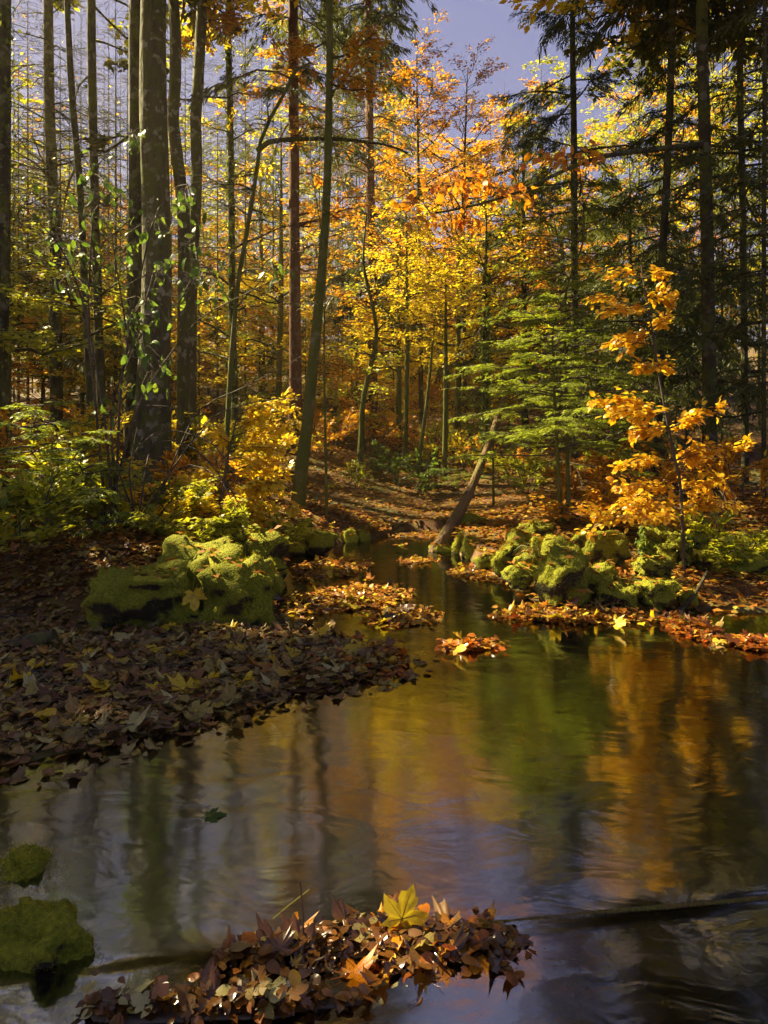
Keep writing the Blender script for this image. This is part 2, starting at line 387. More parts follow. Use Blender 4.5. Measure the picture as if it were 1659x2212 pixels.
def wav(x, y):
    return (np.sin(1.7 * x + .6 * y + 1) * np.sin(1.3 * y - .5 * x) + .5 * np.sin(3.9 * x + 2) * np.sin(3.3 * y + 1.7 * x) + .25 * np.sin(9.1 * x + 3 * y) * np.sin(8.3 * y - 2 * x))


def G(x, y):
    x = np.asarray(x, float); y = np.asarray(y, float); s = shore_dist(x, y); w = wav(x, y)
    dep = np.where(y < 1.95, .14, .07 + .09 * sstep(0, 1.2, -s))
    zin = -.02 - dep * sstep(0, .5, -s) + .015 * w * sstep(0, .3, -s)
    so = np.maximum(s, 0)
    far = sstep(4.9, 5.7, y)
    left = (.004 + .02 * (1 - np.exp(-so / .4)) + .012 * so) * (1 - far) + far * (.02 + .42 * (1 - np.exp(-so / .45)) + .045 * so)
    right = .015 + .12 * (1 - np.exp(-so / .8)) + .025 * so + .24 * sstep(6.6, 8.4, y)
    side = sstep(-.3, .6, x - .1)
    zo = left * (1 - side) + right * side
    zo = zo + np.minimum(so, 1) * (.006 + .045 * np.maximum(far, side)) * w
    tail = sstep(8.5, 11, y) * np.exp(-((x - .6) / 1.4) ** 2)
    zo = zo * (1 - .6 * tail)
    rise = .085 * np.clip(y - 12, 0, 12) + .17 * np.clip(y - 24, 0, 30) + .05 * np.clip(y - 54, 0, 400)
    rise = rise * (1 + .25 * np.sin(.13 * x + .7)) + .04 * np.clip(-x - 4, 0, 40) * sstep(4, 9, y) + .02 * np.clip(x - 6, 0, 40)
    zo = zo + np.where(s > 0, rise, 0)
    return np.where(s < 0, zin, zo)


def axis(lo, hi, c, fine, span):
    a = [c]; st = fine
    while a[-1] < hi:
        st = fine if abs(a[-1] - c) < span else st * 1.12
        a.append(a[-1] + st)
    b = [c]; st = fine
    while b[-1] > lo:
        st = fine if abs(b[-1] - c) < span else st * 1.12
        b.append(b[-1] - st)
    return np.array(b[::-1][:-1] + a)


gx = axis(-190, 190, 0, .08, 5.0); gy = axis(-45, 230, 5.5, .08, 6.0)
XX, YY = np.meshgrid(gx, gy); ZZ = G(XX, YY)
nx, ny = len(gx), len(gy); idx = np.arange(nx * ny).reshape(ny, nx)
ground = mk('ground', np.stack([XX, YY, ZZ], -1), np.stack([idx[:-1, :-1], idx[:-1, 1:], idx[1:, 1:], idx[1:, :-1]], -1).reshape(-1, 4), M['ground'], smooth=True, kind='structure')


LOGY = lambda x: 1.92 + .14 * x
wx = np.linspace(-4.5, 6.5, 60); rows = [(-5.0, -.006), (-1.0, -.006), (-.3, -.006), (-.12, -.006), (-.07, -.0058), (-.05, -.005), (-.035, -.0038), (-.022, -.002), (-.01, -.001), (.01, 0), (.1, 0), (.6, 0), (2, 0), (4, 0), (6, 0), (9, 0)]
WV = np.array([[(x, LOGY(x) + dy + (.012 * math.sin(7 * x) + .006 * math.sin(19 * x) if abs(dy) < .2 else 0), z) for x in wx] for dy, z in rows]); ii = np.arange(WV.shape[0] * 60).reshape(-1, 60)
water = mk('stream_water', WV, np.stack([ii[:-1, :-1], ii[:-1, 1:], ii[1:, 1:], ii[1:, :-1]], -1).reshape(-1, 4), M['water'], smooth=True, kind='structure')

# ------------------------------------------------------------------ sun windows through the canopy
WIN = []
for (x, y, d, r) in [(570, 930, 7.3, .8), (560, 1060, 7.2, .8), (1270, 1250, 5.8, .8), (1180, 1200, 6.6, .6), (1420, 1260, 5.7, .6), (1390, 650, 6.3, .8), (1400, 880, 6.3, .9), (1400, 1080, 6.3, .9),
                     (740, 1310, 5.6, .6), (700, 1230, 6.8, .6), (900, 1260, 6.6, .6), (1150, 950, 9, 1.0), (1130, 1080, 9, .8), (690, 2040, 1.88, .36), (890, 1960, 1.95, .3), (980, 430, 7, .7), (930, 800, 24, 4.5), (930, 700, 17, 2.0), (700, 800, 16, 2.5), (480, 700, 16, 2.5),
                     (960, 560, 18, 2.5), (1350, 1480, 4.1, .8), (1150, 850, 8.5, 1.3), (1250, 900, 9.2, 1.0), (650, 1000, 9.5, .8), (700, 500, 9.5, 1.0), (560, 800, 12, 1.6), (830, 650, 19, 3), (1080, 650, 19, 2.5), (850, 780, 22, 6.5), (470, 1200, 5.2, .4), (560, 1250, 5.3, .3), (1240, 1200, 6.0, 1.0), (1330, 1220, 6.0, 1.0), (1130, 1180, 7.2, .9), (1040, 1180, 7.6, .8), (1420, 1420, 4.6, 1.0), (1250, 1440, 4.3, .8), (640, 2150, 1.7, .25), (930, 760, 27, 5.5), (1480, 1180, 6.0, .6), (620, 760, 15, 3.2), (900, 1040, 13, 2.0), (480, 850, 13, 2.5)]:
    WIN.append((P(x, y, d), r))


def sunkeep(Q, prob=.94, wood=False):
    k = np.ones(len(Q), bool)
    for c, r in WIN:
        if wood and r > 1.4: continue
        rel = Q - c; al = rel @ S; pd = np.linalg.norm(rel - al[:, None] * S, axis=1)
        k &= ~((al > (2.0 + r if r < 2.9 else 10)) & (pd < r) & (rng.random(len(Q)) < (prob if wood else .985 if r < 1.15 else prob if r < 2.9 else .87)))
    return k


# ------------------------------------------------------------------ tree building
def branch_paths(O, az, el, ln, k=6, droop=.15, wob=.05):
    t = np.linspace(0, 1, k)[None, :, None]; m = len(O)
    D = np.stack([np.cos(az) * np.cos(el), np.sin(az) * np.cos(el), np.sin(el)], -1)[:, None]
    B = O[:, None] + ln[:, None, None] * t * D
    B[..., 2] -= droop * ln[:, None] * (t[..., 0] ** 2)
    J = np.cumsum(rng.standard_normal((m, k, 3)) * wob, axis=1); J -= J[:, :1]
    return B + J * ln[:, None, None]


def at(B, i, t):
    k = B.shape[1] - 1; f = t * k; j = np.minimum(f.astype(int), k - 1); u = (f - j)[:, None]
    a = B[i, j]; b = B[i, j + 1]; return a * (1 - u) + b * u, nrm(b - a)


def twig_paths(B, ln, nt, frac, tmin=.15, ang=(30, 65), droop=.1, k=3):
    m = len(B); i = np.repeat(np.arange(m), nt); t = rng.uniform(tmin, 1, m * nt); p, T = at(B, i, t)
    a = np.radians(rng.uniform(ang[0], ang[1], m * nt)) * rng.choice([-1, 1], m * nt)
    D = rot_z(T, a); D[:, 2] = T[:, 2] * .6 + rng.normal(0, .12, m * nt); D = nrm(D)
    l = ln[i] * frac * (1.15 - t) * rng.uniform(.6, 1.3, m * nt)
    tt = np.linspace(0, 1, k)[None, :, None]
    W = p[:, None] + l[:, None, None] * tt * D[:, None]; W[..., 2] -= droop * l[:, None] * tt[..., 0] ** 2
    return W, l


def leaf_cloud(W, l, n, size, tpl=DIA, flat=.45, spread=50, hang=.25, off=.04):
    if n <= 0 or not len(W): return np.zeros((0, 3)), np.zeros((0, 4), int)
    i = rng.choice(len(W), n, p=l / l.sum()); t = rng.uniform(.05, 1, n); p, T = at(W, i, t)
    A = rot_z(T, np.radians(rng.uniform(.4, 1.2, n) * spread) * rng.choice([-1, 1], n)); A[:, 2] -= hang * rng.random(n)
    Nn = np.array([0, 0, 1.0]) + rng.normal(0, flat, (n, 3)); p = p + rng.normal(0, off, (n, 3))
    k = sunkeep(p); L = size * rng.uniform(.6, 1.25, n)
    return batch(tpl, p[k], A[k], Nn[k], L[k])


def trunk_mesh(path, rad, sides=10, flare=1.0):
    n = len(path); V, F = tubes(path[None], rad[None], sides)
    V = V.reshape(n, sides, 3)
    s1, s2 = rng.uniform(0, 9, 2)
    for k in range(n):
        for j in range(sides):
            a = j * 2 * math.pi / sides
            f = 1 + .05 * math.sin(2 * a + s1 + k * .3) + .04 * math.sin(3 * a + s2 + k * .7) + .03 * rng.standard_normal()
            if flare > 1 and k < 4: f *= 1 + (flare - 1) * (1 - k / 4) ** 2 * (.7 + .6 * max(0, math.sin(a * 2.5 + s1)))
            V[k, j] = path[k] + (V[k, j] - path[k]) * f
    return V.reshape(-1, 3), F


def stem_path(pts, d, wtop, wbot, ztop, dd=0.0):
    """photo points from the top down -> path from the ground up to ztop, with radii"""
    pp = [P(x, y, d) for x, y in pts][::-1]
    while len(pp) > 2 and pp[0][2] < float(G(pp[0][0], pp[0][1])): pp = pp[1:] if pp[1][2] < float(G(pp[1][0], pp[1][1])) else [pp[1] + (pp[0] - pp[1]) * np.clip((pp[1][2] - float(G(pp[1][0], pp[1][1])) + .2) / max(pp[1][2] - pp[0][2], .01), 0, 1)] + pp[1:]; break_ = pp[0][2]; pp[0][2] = max(break_, float(G(pp[0][0], pp[0][1])) + .0)
    b = pp[0]; g = float(G(b[0], b[1]))
    if b[2] > g - .1: pp = [np.array([b[0], b[1], g - .25])] + pp
    nv = len(pp); r0 = wbot * .46293 / FPX * d / 2; r1 = wtop * .46293 / FPX * d / 2
    zz = np.array([p[2] for p in pp]); rr = list(np.interp(zz, [zz[0], zz[-1]], [r0, r1]))
    if ztop and pp[-1][2] < ztop:
        dr = nrm(pp[-1] - pp[-2]); dr = nrm(dr * np.array([.5, .5, 1])); L = (ztop - pp[-1][2])
        for f in (.35, .7, 1.0):
            q = pp[-1] + 0; pp.append(pp[nv - 1] + dr * L * f + np.array([rng.normal(0, .15), rng.normal(0, .15), 0])); rr.append(r1 * (1 - .75 * f))
    else: rr[-1] *= .15
    path, rad = smooth_path(pp, 22, rr)
    return path, rad


def on_path(path, rad, z):
    zz = np.maximum.accumulate(path[:, 2] + np.arange(len(path)) * 1e-6)
    return np.stack([np.interp(z, zz, path[:, 0]), np.interp(z, zz, path[:, 1]), z], -1), np.interp(z, zz, rad)


def decid_layer(mbw, path, rad, z0, z1, nb, bl, nl, size, el=(.0, .5), nt=9, frac=.45, droop=.1, top_small=True, tw=.006, azr=None, sides=4, tk=3):
    z1 = min(z1, path[:, 2].max() - .1); z0 = min(z0, z1 - .5); z = rng.uniform(z0, z1, nb); O, r = on_path(path, rad, z)
    az = rng.uniform(0, 2 * math.pi, nb) if azr is None else rng.uniform(azr[0], azr[1], nb)
    prof = (1 - .6 * (z - z0) / (z1 - z0 + 1e-6)) if top_small else np.ones(nb)
    ln = bl * prof * rng.uniform(.6, 1.15, nb)
    B = branch_paths(O, az, rng.uniform(el[0], el[1], nb), ln, droop=droop)
    kb = sunkeep(B[:, 2], .62, True) & sunkeep(B[:, 4], .62, True)
    if kb.sum() > 1: B, ln, r = B[kb], ln[kb], r[kb]; nl = int(nl * kb.mean() ** .5)
    br = np.minimum(r * .5, .012 + .010 * ln)
    mbw.add(*tubes(B, br[:, None] * np.linspace(1, .22, B.shape[1])[None], sides))
    W, l = twig_paths(B, ln, nt, frac, k=tk)
    mbw.add(*tubes(W, np.full((len(W), 1), tw) * np.linspace(1, .4, W.shape[1])[None], 3))
    return leaf_cloud(W, l, nl, size)


def coni_layer(mbw, path, rad, z0, z1, nb, bl, nl, size, droop=.35, el=(-.1, .15), nt=14, tpl=SPRAY, ztop=None, frac=.38, hang=.35, wide=.5):
    z1 = min(z1, path[:, 2].max() - .05); z0 = min(z0, z1 - .5); z = np.sort(rng.uniform(z0, z1, nb)); O, r = on_path(path, rad, z)
    az = np.arange(nb) * 2.399 + rng.normal(0, .3, nb); zt = ztop or z1
    ln = bl * np.clip((zt - z) / (zt - z0), .08, 1) ** .8 * rng.uniform(.7, 1.15, nb)
    B = branch_paths(O, az, rng.uniform(el[0], el[1], nb), ln, droop=droop, wob=.025)
    kb = sunkeep(B[:, 2], .62, True) & sunkeep(B[:, 4], .62, True)
    if kb.sum() > 1: B, ln, r = B[kb], ln[kb], r[kb]; nl = int(nl * kb.mean() ** .5)
    mbw.add(*tubes(B, np.minimum(r * .5, .008 + .008 * ln)[:, None] * np.linspace(1, .25, B.shape[1])[None], 4))
    W, l = twig_paths(B, ln, nt, frac, tmin=.08, ang=(35, 70), droop=.3)
    mbw.add(*tubes(W, np.full((len(W), 1), .004) * np.linspace(1, .5, W.shape[1])[None], 3))
    W = np.concatenate([W, B[:, [2, 3, 5]]]); l = np.concatenate([l, ln * .5])
    return leaf_cloud(W, l, int(nl * 1.7), size * .66, tpl=tpl, flat=wide, spread=45, hang=hang, off=.03)


def make_tree(name, label, cat, pts, d, wt, wb, bark, layers, ztop=18, group=None, flare=1.0, ivy=0, sides=10, extra=None):
    """layers: list of (kind, material, dict)"""
    path, rad = stem_path(pts, d, wt, wb, ztop)
    base = path[0].copy(); base[2] = float(G(base[0], base[1]))
    t = thing(name, label, cat, base, group)
    V, F = trunk_mesh(path, rad, sides, flare); mk('trunk', V, F, M[bark], t, base, smooth=True)
    mbw = MB(); crowns = {}
    for kind, mat, kw in layers:
        fn = decid_layer if kind == 'd' else coni_layer
        V, F = fn(mbw, path, rad, **kw)
        if len(V): crowns.setdefault(mat, MB()).add(V, F)
    if extra: extra(t, base, path, rad, mbw)
    if mbw.n: mbw.obj('branches', M['darkbark' if bark != 'spruce' else 'spruce'], t, base, kind='stuff')
    for mat, mb in crowns.items(): mb.obj('crown', M[mat], t, base)
    if ivy:
        n = ivy; z = rng.uniform(base[2], path[-6, 2], n); c, r = on_path(path, rad, z); a = rng.uniform(0, 6.283, n)
        D = np.stack([np.cos(a), np.sin(a), np.zeros(n)], -1); p = c + D * (r * 1.1 + rng.exponential(.03, n))[:, None]
        V, F = batch(DIA, p, np.array([0, 0, -1.0]) + rng.normal(0, .5, (n, 3)), D + rng.normal(0, .4, (n, 3)), .07 * rng.uniform(.6, 1.3, n))
        mk('ivy', V, F, M['ivy'], t, base)
    return t, base, path, rad


def D_(mat, **k): return ('d', mat, k)
def C_(mat, **k): return ('c', mat, k)
TOP = dict(nb=18, bl=3.0, nl=2600, size=.13, nt=10, el=(.1, .7))
def top(mat, z0=8.5, z1=17, **k):
    q = dict(TOP); q.update(k); return D_(mat, z0=z0, z1=z1, **q)


T = []
# ---- left group of dark trunks, overhead crowns added for shade and darker reflections
make_tree('dark_tree', 'thick dark trunk at the left edge with dark ivy leaves', 'tree', [(8, 0), (6, 400), (0, 800)], 9, 30, 34, 'darkbark',
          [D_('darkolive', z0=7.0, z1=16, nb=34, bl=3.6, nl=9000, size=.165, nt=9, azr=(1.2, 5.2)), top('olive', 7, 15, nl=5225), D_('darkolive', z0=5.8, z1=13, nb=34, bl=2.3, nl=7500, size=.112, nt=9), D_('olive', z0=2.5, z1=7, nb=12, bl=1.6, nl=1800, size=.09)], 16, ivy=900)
make_tree('dark_tree', 'slim dark spruce trunk second from the left edge', 'tree', [(104, 0), (108, 300), (118, 500), (122, 850)], 16, 20, 26, 'darkbark',
          [D_('darkolive', z0=5.8, z1=13, nb=34, bl=2.3, nl=7500, size=.112, nt=9), C_('conifer', z0=3, z1=20, nb=46, bl=1.9, nl=4500, size=.24), D_('orange', z0=6, z1=10, nb=16, bl=1.8, nl=2600, size=.09)], 21)
make_tree('dark_tree', 'thin wavy dark trunk leaning right in the left group', 'tree', [(145, 0), (155, 200), (172, 400), (185, 650), (195, 880)], 12, 12, 17, 'darkbark',
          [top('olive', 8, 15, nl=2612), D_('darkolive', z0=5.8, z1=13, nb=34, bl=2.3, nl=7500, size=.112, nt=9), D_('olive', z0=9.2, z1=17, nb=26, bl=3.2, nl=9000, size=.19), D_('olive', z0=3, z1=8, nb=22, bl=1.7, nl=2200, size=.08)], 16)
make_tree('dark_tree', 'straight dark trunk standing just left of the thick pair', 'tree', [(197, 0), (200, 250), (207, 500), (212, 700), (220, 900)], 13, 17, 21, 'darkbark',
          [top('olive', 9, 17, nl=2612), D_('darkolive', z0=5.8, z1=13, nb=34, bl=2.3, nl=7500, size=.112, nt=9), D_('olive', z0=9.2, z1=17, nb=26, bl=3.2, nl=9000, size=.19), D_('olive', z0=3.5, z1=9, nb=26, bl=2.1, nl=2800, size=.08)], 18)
make_tree('dark_tree', 'dark trunk touching the left side of the thickest trunk', 'tree', [(292, 0), (292, 200), (293, 400), (290, 620), (285, 900)], 11.5, 25, 30, 'darkbark',
          [D_('darkolive', z0=5.8, z1=13, nb=34, bl=2.3, nl=7500, size=.112, nt=9), top('olive', 9, 18, nl=6792)], 19, flare=1.3)
make_tree('big_beech_tree', 'thickest trunk of the forest with rough blackish bark and pale lichen', 'tree', [(330, 0), (333, 300), (340, 500), (338, 700), (325, 1000)], 11, 52, 64, 'beechbark',
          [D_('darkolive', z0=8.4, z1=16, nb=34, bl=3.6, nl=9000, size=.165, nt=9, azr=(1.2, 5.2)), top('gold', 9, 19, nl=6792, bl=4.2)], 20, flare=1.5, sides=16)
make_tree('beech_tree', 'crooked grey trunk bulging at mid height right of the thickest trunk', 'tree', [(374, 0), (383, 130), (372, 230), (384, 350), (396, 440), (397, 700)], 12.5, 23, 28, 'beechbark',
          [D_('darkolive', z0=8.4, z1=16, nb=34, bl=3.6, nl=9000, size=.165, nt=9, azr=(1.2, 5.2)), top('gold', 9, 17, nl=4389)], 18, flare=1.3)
make_tree('beech_tree', 'pale mottled trunk leaning slightly right with lichen patches', 'tree', [(437, 0), (432, 120), (424, 250), (425, 400), (415, 560), (410, 800)], 13.5, 24, 28, 'beechbark',
          [top('gold', 9.5, 18, nl=4389), D_('gold', z0=11.6, z1=19, nb=24, bl=3.6, nl=9000, size=.18), D_('orange', z0=8, z1=11, nb=14, bl=1.9, nl=2000, size=.09)], 19, flare=1.3)
make_tree('ivy_tree', 'slim trunk wrapped in green ivy right of the mottled trunk', 'tree', [(493, 0), (497, 250), (500, 500), (502, 700), (508, 860)], 15, 12, 16, 'darkbark',
          [top('olive', 10, 18, nl=3657), D_('gold', z0=3, z1=9, nb=24, bl=2.0, nl=3200, size=.085), D_('gold', z0=11.6, z1=19, nb=24, bl=3.6, nl=9000, size=.18)], 19, ivy=2200)


def crook_limb(t, base, path, rad, mbw):
    B = smooth_path([P(556, 325, 10), P(580, 307, 9.9), P(615, 302, 9.8), (P(720, 300, 9.7)), P(830, 312, 9.6), P(880, 330, 9.5)], 12)
    V, F = tubes(B[None], np.linspace(.04, .012, 12)[None], 6); mk('limb', V, F, M['darkbark'], t, base, smooth=True)
    W, l = twig_paths(B[None], np.array([4.5]), 16, .22, ang=(25, 70)); mbw.add(*tubes(W, np.full((len(W), 3), .006), 3))


make_tree('crooked_tree', 'small curved dark tree with a long horizontal limb', 'tree', [(640, 150), (600, 230), (566, 290), (550, 400), (530, 520), (513, 620), (498, 800), (490, 950)], 10, 7, 12, 'mossbark',
          [D_('orange', z0=3.5, z1=6.5, nb=16, bl=1.5, nl=350, size=.07, nt=7)], 7.5, extra=crook_limb)
make_tree('red_spruce_tree', 'straight reddish spruce trunk behind the leaning mossy tree', 'tree', [(632, 0), (635, 300), (637, 600), (637, 900), (625, 1000)], 15, 20, 28, 'spruce',
          [C_('conifer', z0=8, z1=22, nb=52, bl=2.6, nl=9500, size=.26, droop=.5), D_('orange', z0=5, z1=10, nb=26, bl=2.2, nl=3600, size=.09), D_('orange', z0=12, z1=21, nb=26, bl=3.6, nl=9000, size=.18)], 24, flare=1.4)
make_tree('mossy_tree', 'leaning sunlit trunk with green moss rising from the left stream bank', 'tree', [(712, 0), (710, 250), (703, 480), (690, 650), (675, 800), (660, 950), (640, 1115)], 9.5, 14, 26, 'mossbark',
          [top('gold', 7.2, 14, nl=3344, bl=2.6), D_('gold', z0=8.3, z1=15, nb=20, bl=1.7, nl=5000, size=.14), D_('orange', z0=4, z1=8, nb=24, bl=2.0, nl=2400, size=.075)], 15, flare=1.35, sides=12)
make_tree('pole_tree', 'thin bare pole standing among leaves right of the leaning mossy tree', 'tree', [(700, 740), (703, 950), (706, 1140)], 9.3, 4, 7, 'mossbark',
          [D_('gold', z0=3, z1=5.6, nb=10, bl=.8, nl=260, size=.075)], 6)
make_tree('far_tree', 'slim trunk left of the reddish spruce with golden leaves', 'tree', [(607, 250), (607, 600), (600, 950)], 18, 10, 13, 'mossbark',
          [D_('gold', z0=3, z1=15, nb=30, bl=2.3, nl=4200, size=.1)], 0)
make_tree('far_tree', 'slender golden beech between the ivy trunk and the reddish spruce', 'tree', [(560, 300), (566, 650)], 22, 9, 12, 'beechbark',
          [D_('gold', z0=2.5, z1=17, nb=36, bl=2.8, nl=5200, size=.11)], 0)
# ---- centre
make_tree('mossy_pole', 'leaning mossy stump pole in the shaded middle distance', 'tree', [(785, 860), (780, 960), (775, 1060)], 14, 12, 16, 'mossbark', [D_('olive', z0=2, z1=5, nb=8, bl=1.2, nl=500, size=.08)], 6)
make_tree('spruce_tree', 'tall dark spruce with drooping branches left of the sky gap', 'tree', [(795, 0), (800, 400), (806, 900)], 21, 16, 22, 'spruce',
          [C_('conifer', z0=5, z1=24, nb=120, bl=2.8, nl=22000, size=.34, droop=.55, ztop=32), D_('orange', z0=6, z1=12, nb=22, bl=3.0, nl=5000, size=.1)], 29)
make_tree('centre_tree', 'slim mossy trunk left of the bright clearing', 'tree', [(858, 520), (862, 800), (860, 1070)], 18, 11, 13, 'mossbark', [D_('gold', z0=3, z1=12, nb=34, bl=2.2, nl=4000, size=.095)], 0)
make_tree('centre_tree', 'thin sunlit trunk in front of the left part of the clearing', 'tree', [(877, 440), (880, 750), (873, 1080)], 16, 9, 11, 'mossbark', [D_('gold', z0=4, z1=11, nb=30, bl=2.2, nl=3600, size=.09)], 0)
make_tree('centre_tree', 'thin leaning trunk crossing the bright clearing', 'tree', [(944, 640), (922, 870), (895, 1080)], 15, 7, 9, 'mossbark', [D_('gold', z0=3.2, z1=8, nb=14, bl=1.4, nl=700, size=.085)], 0)
make_tree('centre_tree', 'straight trunk right of the thin leaning one in the clearing', 'tree', [(963, 600), (963, 850), (960, 1090)], 14, 10, 13, 'mossbark', [D_('gold', z0=3.5, z1=8.5, nb=14, bl=1.7, nl=900, size=.085)], 0)
make_tree('centre_tree', 'stout straight trunk at the right side of the bright clearing', 'tree', [(990, 520), (990, 800), (987, 1040)], 18, 12, 15, 'mossbark', [D_('gold', z0=3, z1=11, nb=32, bl=2.4, nl=4200, size=.095)], 0)
make_tree('centre_tree', 'short reddish trunk beyond the clearing on the leafy slope', 'tree', [(1028, 600), (1030, 880), (1033, 960)], 24, 11, 14, 'spruce', [D_('orange', z0=5, z1=14, nb=30, bl=2.6, nl=3600, size=.115)], 0)
make_tree('ivy_pole', 'ivy covered trunk behind the leaning dead snag', 'tree', [(1050, 430), (1050, 700), (1048, 1080)], 14, 10, 15, 'darkbark', [D_('gold', z0=3.5, z1=9, nb=18, bl=2.2, nl=1700, size=.085)], 0, ivy=2200)
make_tree('thin_beech_tree', 'half bare beech with fine twigs below the sky gap', 'tree', [(1010, 150), (1000, 500), (1005, 900)], 20, 7, 12, 'beechbark', [D_('orange', z0=5, z1=13.5, nb=44, bl=3.2, nl=6500, size=.09, el=(.2, .8), nt=14)], 0)
make_tree('thin_beech_tree', 'half bare orange beech beside the tall dark spruce', 'tree', [(900, 110), (905, 500), (910, 900)], 19, 7, 12, 'beechbark', [D_('orange', z0=5, z1=13.8, nb=44, bl=3.0, nl=7000, size=.09, el=(.2, .8), nt=14)], 0)
# ---- right, overhead crowns added to darken the reflections in the water
make_tree('dark_spruce_tree', 'straight black stemmed spruce with flat dark branches right of centre', 'tree', [(1237, 0), (1240, 300), (1241, 600), (1243, 740), (1240, 1080)], 13, 11, 17, 'darkbark',
          [C_('conifer', z0=5.4, z1=11.5, nb=34, bl=2.5, nl=9500, size=.17, droop=.2, ztop=11.6), C_('conifer', z0=2, z1=5.4, nb=16, bl=1.5, nl=250, size=.15, nt=4)], 15)
make_tree('far_tree', 'paler trunk just left of the black stemmed spruce', 'tree', [(1213, 480), (1220, 740), (1225, 1050)], 17, 15, 18, 'spruce', [D_('orange', z0=4, z1=12, nb=30, bl=2.7, nl=4600, size=.095)], 0)
make_tree('spruce_tree', 'dark trunk leaning right between the two right hand trunks', 'tree', [(1452, 0), (1448, 200), (1440, 400), (1428, 600), (1425, 800), (1415, 1050)], 11, 13, 22, 'darkbark',
          [C_('conifer', z0=8.2, z1=17, nb=60, bl=2.1, nl=9000, size=.3, droop=.5, ztop=21), C_('conifer', z0=2.2, z1=9, nb=40, bl=2.0, nl=4500, size=.18, nt=12), D_('darkolive', z0=8.0, z1=16, nb=34, bl=3.4, nl=9000, size=.165, nt=9, azr=(-1.6, 1.6)), top('gold', 8, 15, nl=4389)], 16)


def right_limb(t, base, path, rad, mbw):
    B = smooth_path([P(1520, 312, 10), P(1460, 318, 9.6), P(1390, 325, 9), P(1319, 335, 8.3), P(1260, 352, 7.8), P(1204, 375, 7.4), P(1120, 415, 7.1), P(1020, 445, 6.9), P(930, 462, 6.8)], 22)
    V, F = tubes(B[None], np.linspace(.05, .01, 22)[None], 6); limb = mk('limb', V, F, M['darkbark'], t, base, smooth=True)
    tw = MB(); lv = []
    for (x, y, w, h, n, d) in [(890, 440, 26, 26, 16, 6.8), (950, 400, 40, 26, 24, 6.8), (1000, 470, 30, 18, 20, 6.8), (1010, 385, 45, 22, 26, 6.9), (1070, 405, 45, 28, 26, 7.0), (920, 480, 25, 12, 10, 6.8), (1130, 420, 30, 16, 14, 7.2), (1215, 340, 40, 18, 24, 7.5), (1270, 330, 35, 22, 18, 7.9)]:
        c = P(x, y, d); i = int(np.argmin(np.linalg.norm(B - c, axis=1))); tw.add(*tubes(smooth_path([B[i], (B[i] + c) / 2 + [0, 0, .08], c + [0, 0, -.02]], 5)[None], np.linspace(.008, .003, 5)[None], 3))
        for _ in range(int(n * 1.5)):
            q = P(x + rng.normal(0, w * .7), y + rng.normal(0, h * .62), d + rng.normal(0, .25)); lv.append(q)
            if rng.random() < .5: tw.add(*tubes(np.stack([c, (c + q) / 2 + rng.normal(0, .02, 3), q])[None], np.full((1, 3), .003), 3))
    tw.obj('twigs', M['darkbark'], t, base, kind='stuff')
    for q in lv: place_leaf('leaf', 'beech', q, rng.normal(0, .7, 3) + [0, -.2, -.9], rng.normal(0, .4, 3) + [.2, -1, .2], .10 * rng.uniform(.6, 1.2), 'orangenear', t)


TPL = {}
def place_leaf(name, shape, pos, A, Nn, L, mat, parent):
    key = (shape, mat)
    if key not in TPL:
        TPL[key] = []
        if shape == 'lance':
            for i in range(4): V, F = beech_tpl(.19 + .02 * i, .2 + .3 * i); me = mk('leaf', V, F, M[mat], smooth=True); TPL[key].append(me.data); bpy.data.objects.remove(me)
        for i in range(0 if shape == 'lance' else 4):
            V, F = maple_tpl(.1 + .25 * i, seed=i) if shape == 'maple' else (maple_tpl(.1, seed=7 + i) if shape == 'flatmaple' else beech_tpl(.26 + .04 * i, .1 + .25 * i))
            me = mk('leaf', V, F, M[mat], smooth=True); TPL[key].append(me.data); bpy.data.objects.remove(me)
    A = nrm(np.asarray(A, float)); Nn = np.asarray(Nn, float); Nn = nrm(Nn - (Nn @ A) * A); Bb = np.cross(Nn, A)
    o = bpy.data.objects.new(name, TPL[key][int(rng.integers(4))]); COL.objects.link(o)
    q = np.asarray(pos, float)
    if parent: o.parent = parent; q = q - np.array(parent.location)
    m = Matrix(((A[0], Bb[0], Nn[0]), (A[1], Bb[1], Nn[1]), (A[2], Bb[2], Nn[2])))
    o.matrix_basis = Matrix.Translation(Vector(q)) @ (m * float(L)).to_4x4()
    return o


make_tree('dark_beech_tree', 'large dark trunk on the right with a limb of bright orange leaves', 'tree', [(1517, 0), (1520, 200), (1525, 400), (1530, 700), (1535, 1050)], 10, 23, 31, 'darkbark',
          [D_('darkolive', z0=8.0, z1=16, nb=34, bl=3.4, nl=9000, size=.165, nt=9, azr=(-1.6, 1.6)), top('gold', 8, 16, nl=6270, bl=3.6), C_('conifer', z0=8.2, z1=17, nb=60, bl=2.1, nl=9000, size=.3, droop=.5, ztop=21), C_('conifer', z0=2.5, z1=7.5, nb=16, bl=1.3, nl=500, size=.15, nt=5)], 17, flare=1.3, extra=right_limb, sides=14)
make_tree('far_tree', 'short pale trunk between the two dark right hand trunks', 'tree', [(1485, 600), (1485, 900)], 16, 8, 9, 'beechbark', [C_('conifer', z0=3, z1=12, nb=36, bl=2.6, nl=5500, size=.22)], 0)
make_tree('spruce_tree', 'dark spruce near the right edge with drooping branches', 'tree', [(1600, 0), (1605, 500), (1610, 900)], 12, 12, 16, 'darkbark', [C_('conifer', z0=2.5, z1=16, nb=84, bl=3.0, nl=11000, size=.26, ztop=20)], 17)
